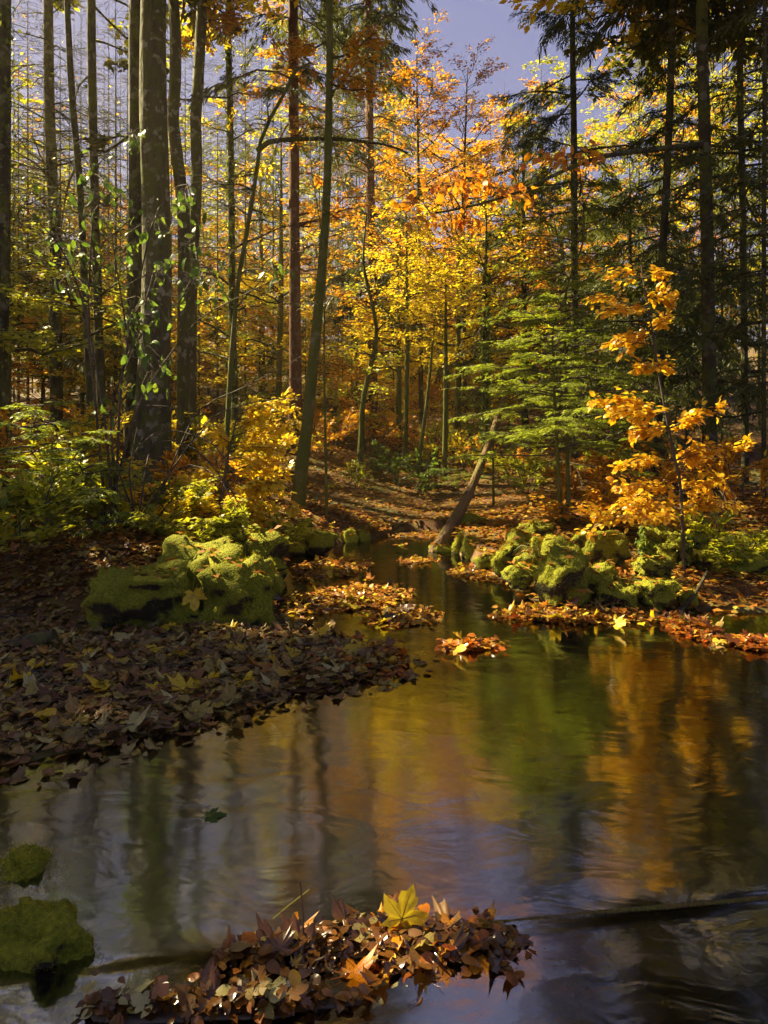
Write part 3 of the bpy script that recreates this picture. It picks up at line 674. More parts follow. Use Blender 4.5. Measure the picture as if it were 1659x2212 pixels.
make_tree('spruce_tree', 'thin dark stem at the right edge of the forest', 'tree', [(1652, 0), (1650, 600), (1650, 1050)], 9.5, 8, 11, 'darkbark', [D_('darkolive', z0=8.0, z1=16, nb=34, bl=3.4, nl=9000, size=.165, nt=9, azr=(-1.6, 1.6)), C_('conifer', z0=1.6, z1=8, nb=46, bl=2.0, nl=6500, size=.16, ztop=11), top('olive', 8, 13, nl=3135)], 13)
make_tree('spruce_tree', 'dark green spruce behind the golden sapling', 'tree', [(1360, 350), (1362, 700), (1365, 1050)], 15, 10, 16, 'darkbark', [C_('conifer', z0=1.4, z1=11, nb=70, bl=2.9, nl=8000, size=.25, ztop=10)], 0)
make_tree('spruce_tree', 'half hidden spruce left of the black stemmed spruce', 'tree', [(1130, 250), (1132, 700), (1135, 1050)], 18, 10, 16, 'darkbark', [C_('conifer', z0=2.5, z1=13.5, nb=70, bl=2.8, nl=7500, size=.28, ztop=10.6)], 0)

# ---- added shade trees and the deep forest
def far_tree(x, d, ytop, kind, label, grp):
    px = WX(x, d); gz = float(G(px, d)); zt = max(gz + 3.5, CAM_H + d * (HOR - ytop * .46293) / FPX)
    pts = [(x + rng.normal(0, 8), max(ytop, -400)), (x + rng.normal(0, 5), 500), (x, 900)]
    H = zt - gz; ls = max(.09, .0048 * d); w = rng.uniform(5, 9) * 20 / d
    if kind == 'c':
        ly = [C_('conifer', z0=gz + H * .15, z1=gz + H * .97, nb=int(30 + H * 2.2), bl=min(4.5, 1.3 + H * .13), nl=int((3300 + 75 * H) * (.6 if d > 33 else 1)), size=(.009 * d + .05) * 1.3 * (1.25 if d > 33 else 1), droop=.45, ztop=zt, nt=6)]; bark = 'spruce'
    else:
        mat = {'g': 'gold', 'o': 'orange', 'y': 'olive'}[kind]
        ly = [D_(mat, z0=gz + H * .12, z1=gz + H * .96, nb=int(26 + H * 1.8), bl=min(4.8, 1.3 + H * .18), nl=int((1700 + 230 * H) * (1.4 if x < 420 else 1) * (.62 if d > 33 else 1)), size=ls * 1.14 * (1.25 if d > 33 else 1), nt=7, tw=.008, tk=2, sides=3)]; bark = 'beechbark' if rng.random() < .5 else 'mossbark'
    nm = {'c': 'far_spruce_tree', 'g': 'far_golden_tree', 'o': 'far_orange_tree', 'y': 'far_olive_tree'}[kind]
    pts = [(x, max(-300, ytop)), (x, 600), (x, 1000)] if ytop < 550 else [(x, ytop), (x, 1000)]
    make_tree(nm, label, 'tree', pts, d, w * .35, w * .8, bark, ly, zt, grp, sides=6)


REF = [(-120, 'beyond the left edge trunk'), (8, 'behind the left edge trunk'), (104, 'behind the slim spruce trunk'), (172, 'behind the thin wavy trunk'), (212, 'behind the straight dark trunk'), (290, 'behind the dark paired trunk'), (335, 'behind the thickest trunk'), (388, 'behind the crooked trunk'), (425, 'behind the mottled trunk'), (500, 'behind the ivy wrapped trunk'),
       (560, 'behind the small curved tree'), (635, 'behind the reddish spruce'), (700, 'behind the leaning mossy trunk'), (785, 'behind the mossy pole'), (860, 'behind the left clearing trunk'), (930, 'behind the thin leaning trunk'), (990, 'behind the stout clearing trunk'), (1050, 'behind the ivy pole'), (1130, 'behind the young firs'), (1225, 'behind the black stemmed spruce'), (1300, 'behind the rusty red bush'), (1380, 'behind the golden sapling'), (1440, 'behind the right leaning trunk'), (1525, 'behind the large right trunk'), (1605, 'behind the right edge spruce'), (1660, 'beyond the right edge stem')]
KIND = {'c': 'dark spruce', 'g': 'golden beech', 'o': 'orange beech', 'y': 'olive tree'}
SEEN = set()
def far_label(x, d, k, yt):
    r = min(REF, key=lambda q: abs(q[0] - x)); dist = 'in the middle distance' if d < 21 else 'deep in the forest' if d < 29 else 'far back in the forest' if d < 39 else 'on the farthest slope'
    size = 'low' if yt > 500 else 'tall' if yt < 120 else 'half high'
    for pre in ('', 'slightly left ' if x < r[0] else 'slightly right ', 'slim ', 'faint '):
        l = f"{pre}{size} {KIND[k]} {r[1]} {dist}"
        if l not in SEEN: break
    SEEN.add(l); return l
GRP = {'c': 'spruces deep in the forest', 'g': 'golden beeches deep in the forest', 'o': 'orange beeches deep in the forest', 'y': 'olive trees deep in the forest'}
FAR = [(40, 20, 120, 'y'), (70, 27, 180, 'o'), (150, 24, 90, 'y'), (210, 30, 200, 'g'), (260, 21, 130, 'y'), (330, 26, 250, 'c'), (400, 24, 60, 'y'), (440, 32, -80, 'c'), (470, 20, 150, 'o'), (530, 26, -60, 'c'), (560, 33, 100, 'y'),
       (590, 24, 40, 'o'), (640, 30, -120, 'c'), (690, 22, 150, 'o'), (730, 27, -160, 'c'), (770, 24, 60, 'o'), (800, 34, -60, 'c'), (850, 29, 60, 'c'), (870, 24, 260, 'o'), (900, 33, 230, 'o'), (960, 36, 270, 'o'), (1010, 30, 290, 'o'),
       (1060, 26, 230, 'o'), (1090, 34, 170, 'o'), (1120, 24, 190, 'o'), (1170, 29, 90, 'y'), (1210, 22, 300, 'o'), (1260, 33, 260, 'y'), (1300, 25, 330, 'o'), (1330, 30, 200, 'y'), (1380, 22, -40, 'y'), (1410, 30, -100, 'o'),
       (1460, 20, 60, 'o'), (1490, 26, -120, 'y'), (1560, 22, -80, 'g'), (1590, 30, -150, 'c'), (1640, 20, 0, 'y'), (1560, 17, 250, 'c'), (1700, 24, -100, 'c'), (1440, 17, 420, 'c'), (1290, 18, 480, 'c'),
       (60, 19, -60, 'c'), (175, 21, -40, 'o'), (250, 18, -80, 'y'), (130, 17, 60, 'y'), (20, 15, 40, 'y'), (225, 26, 40, 'c'), (370, 22, 20, 'o'), (300, 19, 100, 'o'), (530, 19, 60, 'o'), (30, 25, -60, 'o'), (95, 22, 0, 'y'), (160, 28, -40, 'g'), (235, 23, -20, 'o'), (275, 27, -60, 'y'), (345, 30, -40, 'y'), (420, 27, -60, 'o'), (490, 30, -80, 'y'), (565, 28, -60, 'o'), (60, 33, -40, 'y'), (200, 34, -60, 'c'), (300, 33, -60, 'o'), (-20, 28, -60, 'y'), (-60, 22, 100, 'c'), (-140, 18, -200, 'y'), (20, 36, 380, 'c'), (120, 40, 430, 'y'), (240, 38, 430, 'c'), (380, 42, 200, 'y'), (500, 44, 0, 'c'), (620, 45, 0, 'y'), (740, 44, 0, 'c'), (860, 46, 180, 'y'), (1020, 48, 300, 'c'), (1150, 44, 200, 'c'), (1280, 46, 250, 'y'), (1400, 44, 0, 'c'), (1540, 44, 0, 'y'),
       (560, 19, 560, 'y'), (660, 20, 600, 'g'), (760, 19, 620, 'o'), (850, 23, 640, 'g'), (1040, 22, 600, 'y'), (1100, 20, 560, 'o'), (1180, 19, 620, 'g'), (430, 18, 560, 'g'), (350, 19, 640, 'o'), (180, 18, 640, 'y'), (90, 17, 680, 'o'), (260, 17, 600, 'g'), (920, 30, 560, 'g'), (970, 27, 620, 'y')]
for (x, d, yt, k) in FAR: far_tree(x, d, yt, k, far_label(x, d, k, yt), GRP[k])
for (x, d, yt, k) in [(300, 27, 760, 'g'), (380, 25, 720, 'g'), (450, 28, 740, 'y'), (520, 24, 780, 'o'), (580, 27, 760, 'g'), (640, 25, 770, 'y'), (690, 29, 750, 'g'), (740, 24, 790, 'y'), (790, 28, 760, 'y'), (840, 31, 780, 'g'), (890, 28, 800, 'g'), (940, 33, 790, 'y'), (990, 31, 770, 'g'), (1030, 28, 790, 'o'), (1080, 27, 740, 'g'), (1130, 25, 700, 'y'), (1180, 28, 690, 'y'), (120, 24, 760, 'g'), (40, 26, 740, 'o'), (220, 25, 780, 'y'), (660, 36, 690, 'g'), (780, 38, 660, 'y'), (860, 40, 640, 'g'), (980, 40, 640, 'g'), (1060, 38, 600, 'y'), (540, 38, 640, 'g'), (420, 37, 620, 'g'), (300, 36, 650, 'y'), (180, 36, 660, 'y'), (60, 34, 640, 'g')]: far_tree(x, d, yt, k, far_label(x, d, k, yt), GRP[k])
# tall trees added out of view to shade the left bank and the pool
for (x, y, lab) in [(-9, 10, 'added shade tree just outside the left edge'), (-11, 13, 'added shade tree up the left slope'), (-13, 11, 'added shade tree farther out on the left'), (-10, 6, 'added shade tree above the near left bank'), (-13, 5.5, 'added shade tree left of the pool'), (-17, 8, 'outer added shade tree left of the pool'), (-18, 11, 'far outer added shade tree on the left'), (-10.5, 16, 'added shade tree behind the left edge trunk'), (-14, 15, 'added shade tree high up the left slope'), (-16.5, 18, 'highest added shade tree at the back of the left slope'), (-12, 8, 'added shade tree level with the left boulders'), (-8, 12.5, 'added shade tree beside the left edge trunk'), (-16, 13, 'outermost added shade tree on the left'), (-14, 9, 'added shade tree on the left bank downstream'), (-15, 20, 'added shade tree in the second row up the left slope'), (-18, 24, 'added shade tree in the third row up the left slope'), (-20, 20, 'outer added shade tree in the second row'), (-14, 24, 'inner added shade tree in the third row'), (-21, 28, 'rearmost added shade tree on the left'), (-17, 30, 'rear added shade tree on the upper left slope')]:
    px = (x / y * FPX + 384) / .46293
    make_tree('added_shade_tree', lab, 'tree', [(px, -200), (px + 6, 400), (px, 900)], y, 14 * 16 / y, 20 * 16 / y, 'darkbark', [D_('olive', z0=9.5, z1=21, nb=36, bl=3.8, nl=5000, size=.35, nt=4, tk=2)], 22, 'added shade trees up the left slope', sides=7)

# ------------------------------------------------------------------ understorey
def bush(name, label, x, y, d, wpx, hpx, mat, n, size, group=None, cat='shrub', stems=7):
    """multi-stemmed shrub filling a box wpx x hpx (photo pixels) with its foot at row y"""
    c = P(x, y, d); c[2] = float(G(c[0], c[1])); w = wpx * .46293 / FPX * d; h = hpx * .46293 / FPX * d
    t = thing(name, label, cat, c, group); mb = MB()
    a = rng.uniform(0, 6.283, stems); O = c + np.stack([np.cos(a), np.sin(a), a * 0], -1) * .12
    el = rng.uniform(.7, 1.4, stems); ln = h * rng.uniform(.75, 1.1, stems) * np.clip(w / h, .8, 1.3)
    B = branch_paths(O - [0, 0, .1], a, el, ln, droop=.25, wob=.05); mb.add(*tubes(B, np.full((stems, 1), .012) * np.linspace(1, .3, 6)[None], 4))
    W, l = twig_paths(B, ln, 9, .55, tmin=.12, droop=.12); W[..., 0] += 0; mb.add(*tubes(W, np.full((len(W), 3), .004), 3))
    W2, l2 = twig_paths(W, l, 3, .5, tmin=.2); mb.add(*tubes(W2, np.full((len(W2), 3), .003), 3))
    mb.obj('stems', M['twig'], t, c, kind='stuff')
    V, F = leaf_cloud(np.concatenate([W, W2]), np.concatenate([l, l2]), n, size, flat=.4, off=.02); mk('foliage', V, F, M[mat], t, c)


B_ = [(40, 1180, 5.6, 150, 280, 'olive', 1500, .085, 'olive leaved bush at the left edge of the shaded bank'), (120, 1150, 6.6, 200, 330, 'olive', 1900, .085, 'broad olive bush on the shaded left bank'),
      (60, 1020, 8.5, 220, 300, 'orange', 1900, .09, 'brownish orange bush at the left edge below the slim trunks'), (200, 1130, 7.4, 200, 300, 'gold', 1800, .085, 'yellowing bush below the straight dark trunk'),
      (290, 1160, 6.8, 180, 240, 'olive', 1700, .08, 'low green bush in front of the thickest trunk'), (380, 1150, 7.2, 200, 250, 'gold', 2000, .08, 'yellow bush at the foot of the thickest trunk'),
      (450, 1100, 8.2, 200, 260, 'orange', 1800, .085, 'rust coloured bush right of the thickest trunk'), (430, 900, 12, 220, 280, 'olive', 2600, .085, 'sunlit olive bush behind the mottled trunk'),
      (420, 1190, 6.2, 180, 120, 'olive', 1300, .07, 'low ground shrub above the large left boulders'), (540, 1180, 6.8, 150, 140, 'olive', 1500, .065, 'small leafy shrub above the small round boulder'),
      (150, 900, 11, 240, 300, 'gold', 2200, .09, 'golden bush behind the slim left trunks'), (330, 950, 12.5, 160, 240, 'gold', 1600, .09, 'golden bush hidden behind the thickest trunk'), (560, 960, 12.5, 150, 260, 'gold', 2000, .085, 'golden bush below the ivy trunk'),
      (1330, 1120, 8.0, 190, 170, 'orange', 2200, .075, 'rusty red bush between the young fir and golden sapling'), (1270, 1080, 10.5, 190, 160, 'orange', 2200, .08, 'rusty bush behind the young fir'), (1130, 1080, 12, 170, 150, 'olive', 1500, .08, 'low green bush behind the mossy fallen log'),
      (1560, 1130, 6.8, 220, 220, 'olive', 1400, .085, 'dark shrub at the right edge above the ivy boulder'), (1600, 1030, 8.5, 200, 260, 'orange', 1500, .085, 'dim orange bush near the right edge'), (1480, 1060, 10.5, 200, 200, 'orange', 1400, .09, 'dim brown bush behind the golden sapling'),
      (890, 1110, 13, 130, 100, 'green', 800, .09, 'low green plants at the far stream bend'), (960, 1075, 16, 160, 110, 'olive', 900, .1, 'low bush on the slope behind the stream bend'), (800, 1010, 17, 170, 140, 'orange', 1500, .1, 'brown bush on the far leafy slope'), (1030, 960, 19, 160, 140, 'gold', 1500, .1, 'golden bush below the clearing'), (690, 1010, 15, 120, 180, 'orange', 1200, .09, 'orange bush behind the leaning mossy tree'), (760, 1085, 12.5, 90, 60, 'olive', 700, .07, 'low green ground plants on the leafy left slope'), (840, 1060, 14.5, 120, 80, 'green', 800, .08, 'low ferny plants before the clearing trunks'), (920, 1050, 17, 130, 100, 'orange', 1100, .09, 'brown bush at the foot of the thin leaning trunk'), (1010, 1060, 15, 130, 100, 'gold', 1000, .085, 'yellow bush at the foot of the stout clearing trunk'), (1090, 1030, 14, 120, 140, 'orange', 1300, .08, 'orange bush right of the ivy pole'), (720, 990, 18, 160, 160, 'olive', 1600, .1, 'olive bush far up the left slope'), (870, 970, 20, 160, 120, 'gold', 1600, .1, 'golden bush low in the bright clearing'), (650, 960, 17, 120, 200, 'gold', 1600, .095, 'golden bush behind the reddish spruce foot'), (960, 960, 22, 180, 130, 'orange', 1600, .11, 'orange bush on the slope of the clearing'), (800, 930, 24, 180, 150, 'gold', 1800, .115, 'golden bush far back left of the clearing')]
for (x, y, d, w, h, mat, n, s, lab) in B_: bush({'olive': 'olive_bush', 'orange': 'rusty_bush', 'gold': 'golden_bush', 'green': 'green_bush'}[mat], lab, x, y, d, w, h, mat, n, s)


def fir(name, label, pts, d, w0, w1, nb, bl, zr, nn, ztop):
    path, rad = stem_path(pts, d, w0, w1, ztop); base = path[0].copy(); base[2] = float(G(base[0], base[1]))
    t = thing(name, label, 'fir tree', base); V, F = trunk_mesh(path, rad, 8); mk('trunk', V, F, M['mossbark'], t, base, smooth=True)
    z = np.linspace(zr[0], zr[1], nb) + rng.normal(0, .05, nb); O, r = on_path(path, rad, z); az = np.arange(nb) * 2.399 + rng.normal(0, .2, nb)
    ln = bl * np.clip((ztop + .2 - z) / (ztop - zr[0]), .1, 1) ** .7 * rng.uniform(.75, 1.1, nb)
    B = branch_paths(O, az, rng.uniform(0, .25, nb), ln, droop=.12, wob=.02); mb = MB(); mb.add(*tubes(B, np.full((nb, 1), .01) * np.linspace(1, .3, 6)[None], 4))
    W, l = twig_paths(B, ln, 14, .42, tmin=.15, ang=(40, 60), droop=.12); mb.add(*tubes(W, np.full((len(W), 3), .003), 3))
    W2, l2 = twig_paths(W, l, 3, .45, tmin=.2, ang=(40, 55)); mb.obj('branches', M['twig'], t, base, kind='stuff')
    WW = np.concatenate([W, W2, B[:, [2, 4, 5]]]); ll = np.concatenate([l, l2, ln * .5])
    V, F = leaf_cloud(WW, ll, nn, .05, tpl=(SPRAY[0] * [1, 1.1, 1], SPRAY[1]), flat=.35, spread=55, hang=.1, off=.006); mk('foliage', V, F, M['fir'], t, base)


fir('young_fir_tree', 'young fir with bright green layered branches right of the dead snag', [(1195, 790), (1203, 960), (1208, 1060), (1215, 1150)], 8, 5, 11, 40, 1.35, (1.2, 3.3), 24000, 3.6)
fir('young_fir_tree', 'taller young fir just behind the bright layered fir', [(1222, 640), (1224, 900), (1228, 1120)], 9.2, 5, 11, 40, 1.8, (1.6, 4.6), 20000, 5.2)
fir('young_fir_tree', 'green fir sapling in the undergrowth left of the golden sapling', [(1290, 900), (1292, 1100)], 10.5, 5, 9, 34, 1.5, (.9, 3.6), 16000, 3.8)
fir('young_fir_tree', 'small fir bush beside the far stream bend', [(1065, 980), (1066, 1085)], 11, 4, 7, 26, 1.0, (.6, 2.3), 9000, 2.4)
fir('young_fir_tree', 'small dark fir on the shaded left bank', [(110, 1040), (115, 1180)], 6.4, 4, 7, 26, .8, (.6, 1.7), 8000, 1.9)
fir('young_fir_tree', 'low fir behind the left boulders in deep shade', [(210, 1060), (215, 1190)], 6.2, 4, 7, 22, .7, (.55, 1.4), 7000, 1.5)


def sapling(name, label, stem, d, sprays, mat, size, near=300, seed=0, wst=8, jit=.22, extra_n=0):
    st = np.array([P(x, y, d) for x, y in stem]); g = float(G(st[0][0], st[0][1])); st[0][2] = min(st[0][2], g - .05)
    path = smooth_path(st, 20); base = np.array([st[0][0], st[0][1], g]); t = thing(name, label, 'sapling', base)
    V, F = tubes(path[None], np.linspace(wst * .46293 / FPX * d / 2, .006, 20)[None], 6); mk('stem', V, F, M['twig'], t, base, smooth=True)
    tw = MB(); cand = []
    for (ys, tx, ty, wd, n, dz) in sprays:
        n = int(n * 3.4); i = int(np.argmin(np.abs(path[:, 2] - P(0, ys, d)[2]))); a = path[i]; b = P(tx, ty, d + dz)
        mid = (a + b) / 2 + [0, 0, .06 * np.linalg.norm(b - a)]; br = smooth_path([a, mid, b], 8)
        tw.add(*tubes(br[None], np.linspace(.007, .002, 8)[None], 4)); L = np.linalg.norm(b - a)
        W, l = twig_paths(br[None], np.array([L]), max(5, n // 9), .42 * wd, tmin=.12, ang=(25, 60), droop=.08)
        W[..., 2] += rng.normal(0, .04, (len(W), 1)) * np.linspace(0, 1, W.shape[1])[None]
        tw.add(*tubes(W, np.full((len(W), 3), .0022), 3)); W = np.concatenate([W, br[None][:, [2, 4, 7]]]); l = np.concatenate([l, [L * .6]])
        j = rng.choice(len(W), n, p=l / l.sum()); p, Tn = at(W, j, rng.uniform(.1, 1, n))
        A = rot_z(Tn, np.radians(rng.uniform(15, 60, n)) * rng.choice([-1, 1], n)); A[:, 2] -= rng.random(n) * .35
        for k in range(n): cand.append((p[k] + rng.normal(0, .022, 3), A[k], np.array([0, -.5, 1]) + rng.normal(0, jit, 3) * 1.8, size * rng.uniform(.65, 1.25)))
    tw.obj('twigs', M['twig'], t, base, kind='stuff')
    cand.sort(key=lambda c: -c[3])
    for c in cand[:near]: place_leaf('leaf', 'beech', *c, mat, t)
    if len(cand) > near:
        r = cand[near:]; V, F = batch(leaf_lo(.3, .4), np.array([c[0] for c in r]), np.array([c[1] for c in r]), np.array([c[2] for c in r]), np.array([c[3] for c in r]))
        mk('foliage', V, F, M[mat], t, base, smooth=True, kind='stuff')


sapling('golden_sapling', 'slender sapling with layered orange gold leaves on the right bank', [(1478, 1150), (1470, 1050), (1455, 980), (1440, 900), (1425, 820), (1410, 720), (1395, 640), (1385, 570)], 6.3,
        [(610, 1285, 580, .8, 20, 0), (600, 1440, 590, .8, 20, .1), (660, 1270, 640, .8, 30, .1), (640, 1450, 650, .8, 32, -.1), (690, 1300, 670, .8, 28, -.2), (700, 1440, 690, .7, 26, .2), (720, 1330, 735, .8, 26, 0), (760, 1300, 745, .7, 26, .1), (780, 1370, 800, .9, 26, -.1), (800, 1450, 800, .9, 18, .1),
         (900, 1280, 865, .8, 70, .1), (900, 1310, 895, .8, 50, -.3), (915, 1560, 880, .6, 40, -.1), (920, 1510, 905, .7, 36, .3), (925, 1360, 930, .8, 40, .2), (990, 1530, 960, .7, 24, 0), (1000, 1620, 965, .5, 34, 0), (1010, 1330, 1010, .7, 40, 0), (1010, 1500, 985, .8, 30, .1), (1060, 1330, 1050, .8, 46, -.1), (1060, 1560, 1035, .7, 40, .1),
         (1100, 1290, 1110, .8, 60, -.2), (1090, 1350, 1085, .9, 50, .2), (1100, 1540, 1080, .8, 40, 0), (1120, 1260, 1145, .7, 46, -.3), (1110, 1420, 1120, 1, 40, -.4), (1090, 1600, 1090, .7, 30, .2)], 'sapling', .067, jit=.17)
sapling('golden_sapling', 'dazzling backlit golden sapling leaning out over the left bank', [(470, 1190), (478, 1100), (490, 1000), (505, 930), (515, 880)], 7.2,
        [(890, 640, 862, .6, 36, -.1), (900, 640, 890, .6, 46, .2), (930, 590, 900, .8, 40, -.2), (940, 635, 925, .7, 50, 0), (960, 620, 955, .7, 40, .2), (980, 610, 970, .8, 46, -.2), (1000, 600, 985, .8, 40, .2), (1020, 620, 995, .7, 46, 0), (1030, 625, 1025, .8, 50, .2), (1050, 615, 1045, .8, 60, -.2), (1060, 630, 1065, .8, 60, .1), (1080, 640, 1100, .8, 60, -.1), (1090, 590, 1095, .9, 60, .2), (1110, 610, 1125, .9, 46, -.2), (1100, 560, 1120, .9, 46, 0),
         (950, 440, 930, .8, 36, 0), (1020, 420, 1020, .8, 36, .2), (1080, 420, 1080, .8, 36, -.2)], 'goldnear', .064)


def green_shrub():
    d = 6.6; stems = [[(235, 1120), (225, 900), (175, 640), (120, 520), (30, 430)], [(240, 1120), (260, 850), (285, 690), (330, 480), (372, 410), (405, 398)], [(250, 1120), (290, 900), (350, 790), (430, 690), (520, 640), (600, 600)], [(230, 1120), (205, 860), (190, 700), (200, 480), (215, 350), (285, 285)], [(255, 1120), (240, 900), (275, 760), (255, 600), (235, 470)]]
    b = P(240, 1150, d); b[2] = float(G(b[0], b[1])); t = thing('green_shrub', 'tall arching shrub with hanging green leaves in front of the thickest trunk', 'shrub', b)
    mb = MB(); paths = []
    for s in stems:
        q = [P(x, y, d + rng.normal(0, .1)) for x, y in s]; q = [np.array([b[0] + rng.normal(0, .05), b[1], b[2] - .05])] + q[1:]
        pa = smooth_path(q, 18); paths.append(pa); mb.add(*tubes(pa[None], np.linspace(.016, .004, 18)[None], 5))
    lv = []
    for (x, y, n, r) in [(285, 290, 10, 14), (195, 380, 14, 26), (230, 440, 16, 26), (335, 480, 12, 22), (420, 540, 12, 20), (432, 590, 14, 24), (590, 585, 9, 14), (462, 612, 7, 12), (320, 650, 16, 28), (300, 740, 14, 26), (245, 850, 16, 24), (285, 690, 12, 20), (415, 455, 10, 18), (60, 440, 14, 40), (130, 520, 14, 30), (150, 600, 12, 24), (400, 420, 8, 14), (345, 590, 10, 20), (330, 800, 10, 24), (210, 560, 14, 26), (270, 545, 10, 20)]:
        c = P(x, y, d); pj = min(((np.linalg.norm(pa - c, axis=1).min(), k) for k, pa in enumerate(paths)))[1]; i = int(np.argmin(np.linalg.norm(paths[pj] - c, axis=1))); a = paths[pj][i]
        mb.add(*tubes(smooth_path([a, (a + c) / 2 + [0, 0, .05], c + [0, 0, .03]], 5)[None], np.linspace(.006, .003, 5)[None], 3))
        for _ in range(int(n * 1.25)):
            q = P(x + rng.normal(0, r * 1.2), y + rng.normal(0, r * 1.2), d + rng.normal(0, .15)); lv.append(q); mb.add(*tubes(np.stack([a + (c - a) * .8, (c + q) / 2 + [0, 0, .04], q])[None], np.full((1, 3), .0035), 3))
    mb.obj('stems', M['twig'], t, b, kind='stuff')
    for q in lv: place_leaf('leaf', 'lance', q, rng.normal(0, .55, 3) + [.1, -.1, -.9], rng.normal(0, .5, 3) + [-.3, -.8, .4], .12 * rng.uniform(.5, 1.2), 'green', t)


green_shrub()


def bramble():
    b = P(300, 1120, 6.3); b[2] = float(G(b[0], b[1])); t = thing('bare_arching_shrub', 'bare arching stems hanging over the moss above the left boulders', 'shrub', b); mb = MB()
    for s in [[(300, 1120), (330, 960), (420, 970), (500, 1060), (560, 1180), (580, 1240)], [(310, 1120), (280, 1000), (350, 930), (460, 960), (540, 1080)], [(320, 1120), (390, 1010), (470, 1030), (520, 1130), (535, 1220)], [(300, 1120), (240, 960), (280, 880), (390, 880)], [(330, 1130), (420, 900), (520, 840), (600, 800), (650, 770)], [(330, 1130), (440, 920), (540, 870), (650, 860)]]:
        q = [P(x, y, 6.3 + rng.normal(0, .15)) for x, y in s]; q[0] = b + rng.normal(0, .04, 3); pa = smooth_path(q, 16); mb.add(*tubes(pa[None], np.linspace(.010, .003, 16)[None], 4))
        W, l = twig_paths(pa[None], np.array([1.5]), 7, .25); mb.add(*tubes(W, np.full((len(W), 3), .0025), 3))
    mb.obj('stems', M['twig'], t, b, kind='stuff')


bramble()

# ------------------------------------------------------------------ dead snag and logs
def log_thing(name, label, pts3, r, mat, cat='log', sides=12, moss=0, rough=0):
    pa, rr = smooth_path(pts3, 40 if rough else 20, r); base = pa[0]; t = thing(name, label, cat, base)
    V, F = trunk_mesh(pa, rr, sides)
    if rough: V = V + nrm(V - np.repeat(pa, sides, 0)) * (rough * np.repeat(rr, sides) * np.array([noise.fractal(Vector(v) * 14, .7, 2.0, 3) for v in V]) * 3)[:, None]
    mb = MB(); mb.add(V, F)
    for e in (0, len(pa) - 1):
        ring = V[e * sides:(e + 1) * sides]; c = ring.mean(0) + (pa[e] - pa[1 if e == 0 else -2]) * .15; k = np.arange(sides); f = np.stack([k, np.roll(k, -1), np.full(sides, sides)], -1)
        mb.add(np.concatenate([ring, c[None]]), f)
    mb.obj('wood', M[mat], t, base, smooth=True)
    if moss: moss_tufts(V.reshape(-1, 3), V - np.repeat(pa, sides, 0), moss, t, base)
    return t


def moss_tufts(V, Nn, n, parent, base, up=.0, L=.03, dens=None):
    Nn = nrm(Nn); ok = np.where(Nn[:, 2] > up - .5 + .3 * rng.random(len(V)))[0]
    if not len(ok): return
    i = rng.choice(ok, n); pat = np.array([noise.noise(Vector(v) * 5.0) for v in V]); i = i[pat[i] + .25 * Nn[i, 2] > -.06]; n = len(i)
    if not n: return
    p = V[i] + rng.normal(0, .012, (n, 3)); p -= Nn[i] * .01
    A = Nn[i] * .8 + rng.normal(0, .55, (n, 3)) + [0, -.1, -.25]
    Vv, F = batch((np.array([(0, .12, 0), (0, -.12, 0), (1, 0, 0)]), np.array([[0, 1, 2]])), p, A, rng.normal(0, 1, (n, 3)), L * rng.uniform(.5, 1.4, n))
    mk('moss', Vv, F, M['moss'], parent, base, kind='stuff')


log_thing('leaning_snag', 'broken dead trunk leaning up right out of the stream', [P(932, 1198, 8.2), P(965, 1150, 8.4), P(990, 1110, 8.6), P(1020, 1050, 8.9), P(1060, 950, 9.3), P(1085, 870, 9.6), P(1092, 840, 9.7)], [.055, .07, .07, .06, .05, .035, .02], 'snag', 'dead trunk')
LOGP = [np.array([-1.0, 1.70, -.12]), np.array([-.6, 1.81, -.072]), np.array([-.35, 1.87, -.052]), np.array([0, 1.92, -.035]), np.array([.4, 1.975, -.008]), np.array([1.0, 2.05, -.005]), np.array([1.7, 2.15, -.010]), np.array([2.6, 2.28, -.03])]
log_thing('sunken_log', 'ochre log lying across the stream beneath the leaf heap', LOGP, [.05, .056, .05, .034, .009, .008, .008, .007], 'logwet', sides=18, rough=.12)
log_thing('dark_log', 'short dark log lying on the leaves at the left edge', [P(-40, 1440, 4.3), P(40, 1405, 4.35), P(120, 1385, 4.4)], [.09, .085, .08], 'darkbark')
log_thing('mossy_log', 'bent mossy log fallen over the right hand boulders', [P(985, 1165, 8.6), P(1005, 1128, 8.7), P(1030, 1135, 8.7), P(1060, 1148, 8.7), P(1095, 1155, 8.7)], [.12, .13, .12, .11, .09], 'rock', moss=4000)
log_thing('weir_log', 'thin leaf covered log damming the far end of the stream', [P(870, 1158, 9.7), P(920, 1158, 9.7), P(985, 1157, 9.7)], [.05, .05, .05], 'snag')

# ------------------------------------------------------------------ boulders
def ico(sub):
    import bmesh
    bm = bmesh.new(); bmesh.ops.create_icosphere(bm, subdivisions=sub, radius=1)
    V = np.array([v.co[:] for v in bm.verts]); F = np.array([[v.index for v in f.verts] for f in bm.faces]); bm.free(); return V, F


ICO = {k: ico(k) for k in (2, 3, 4)}
ROCKS = []


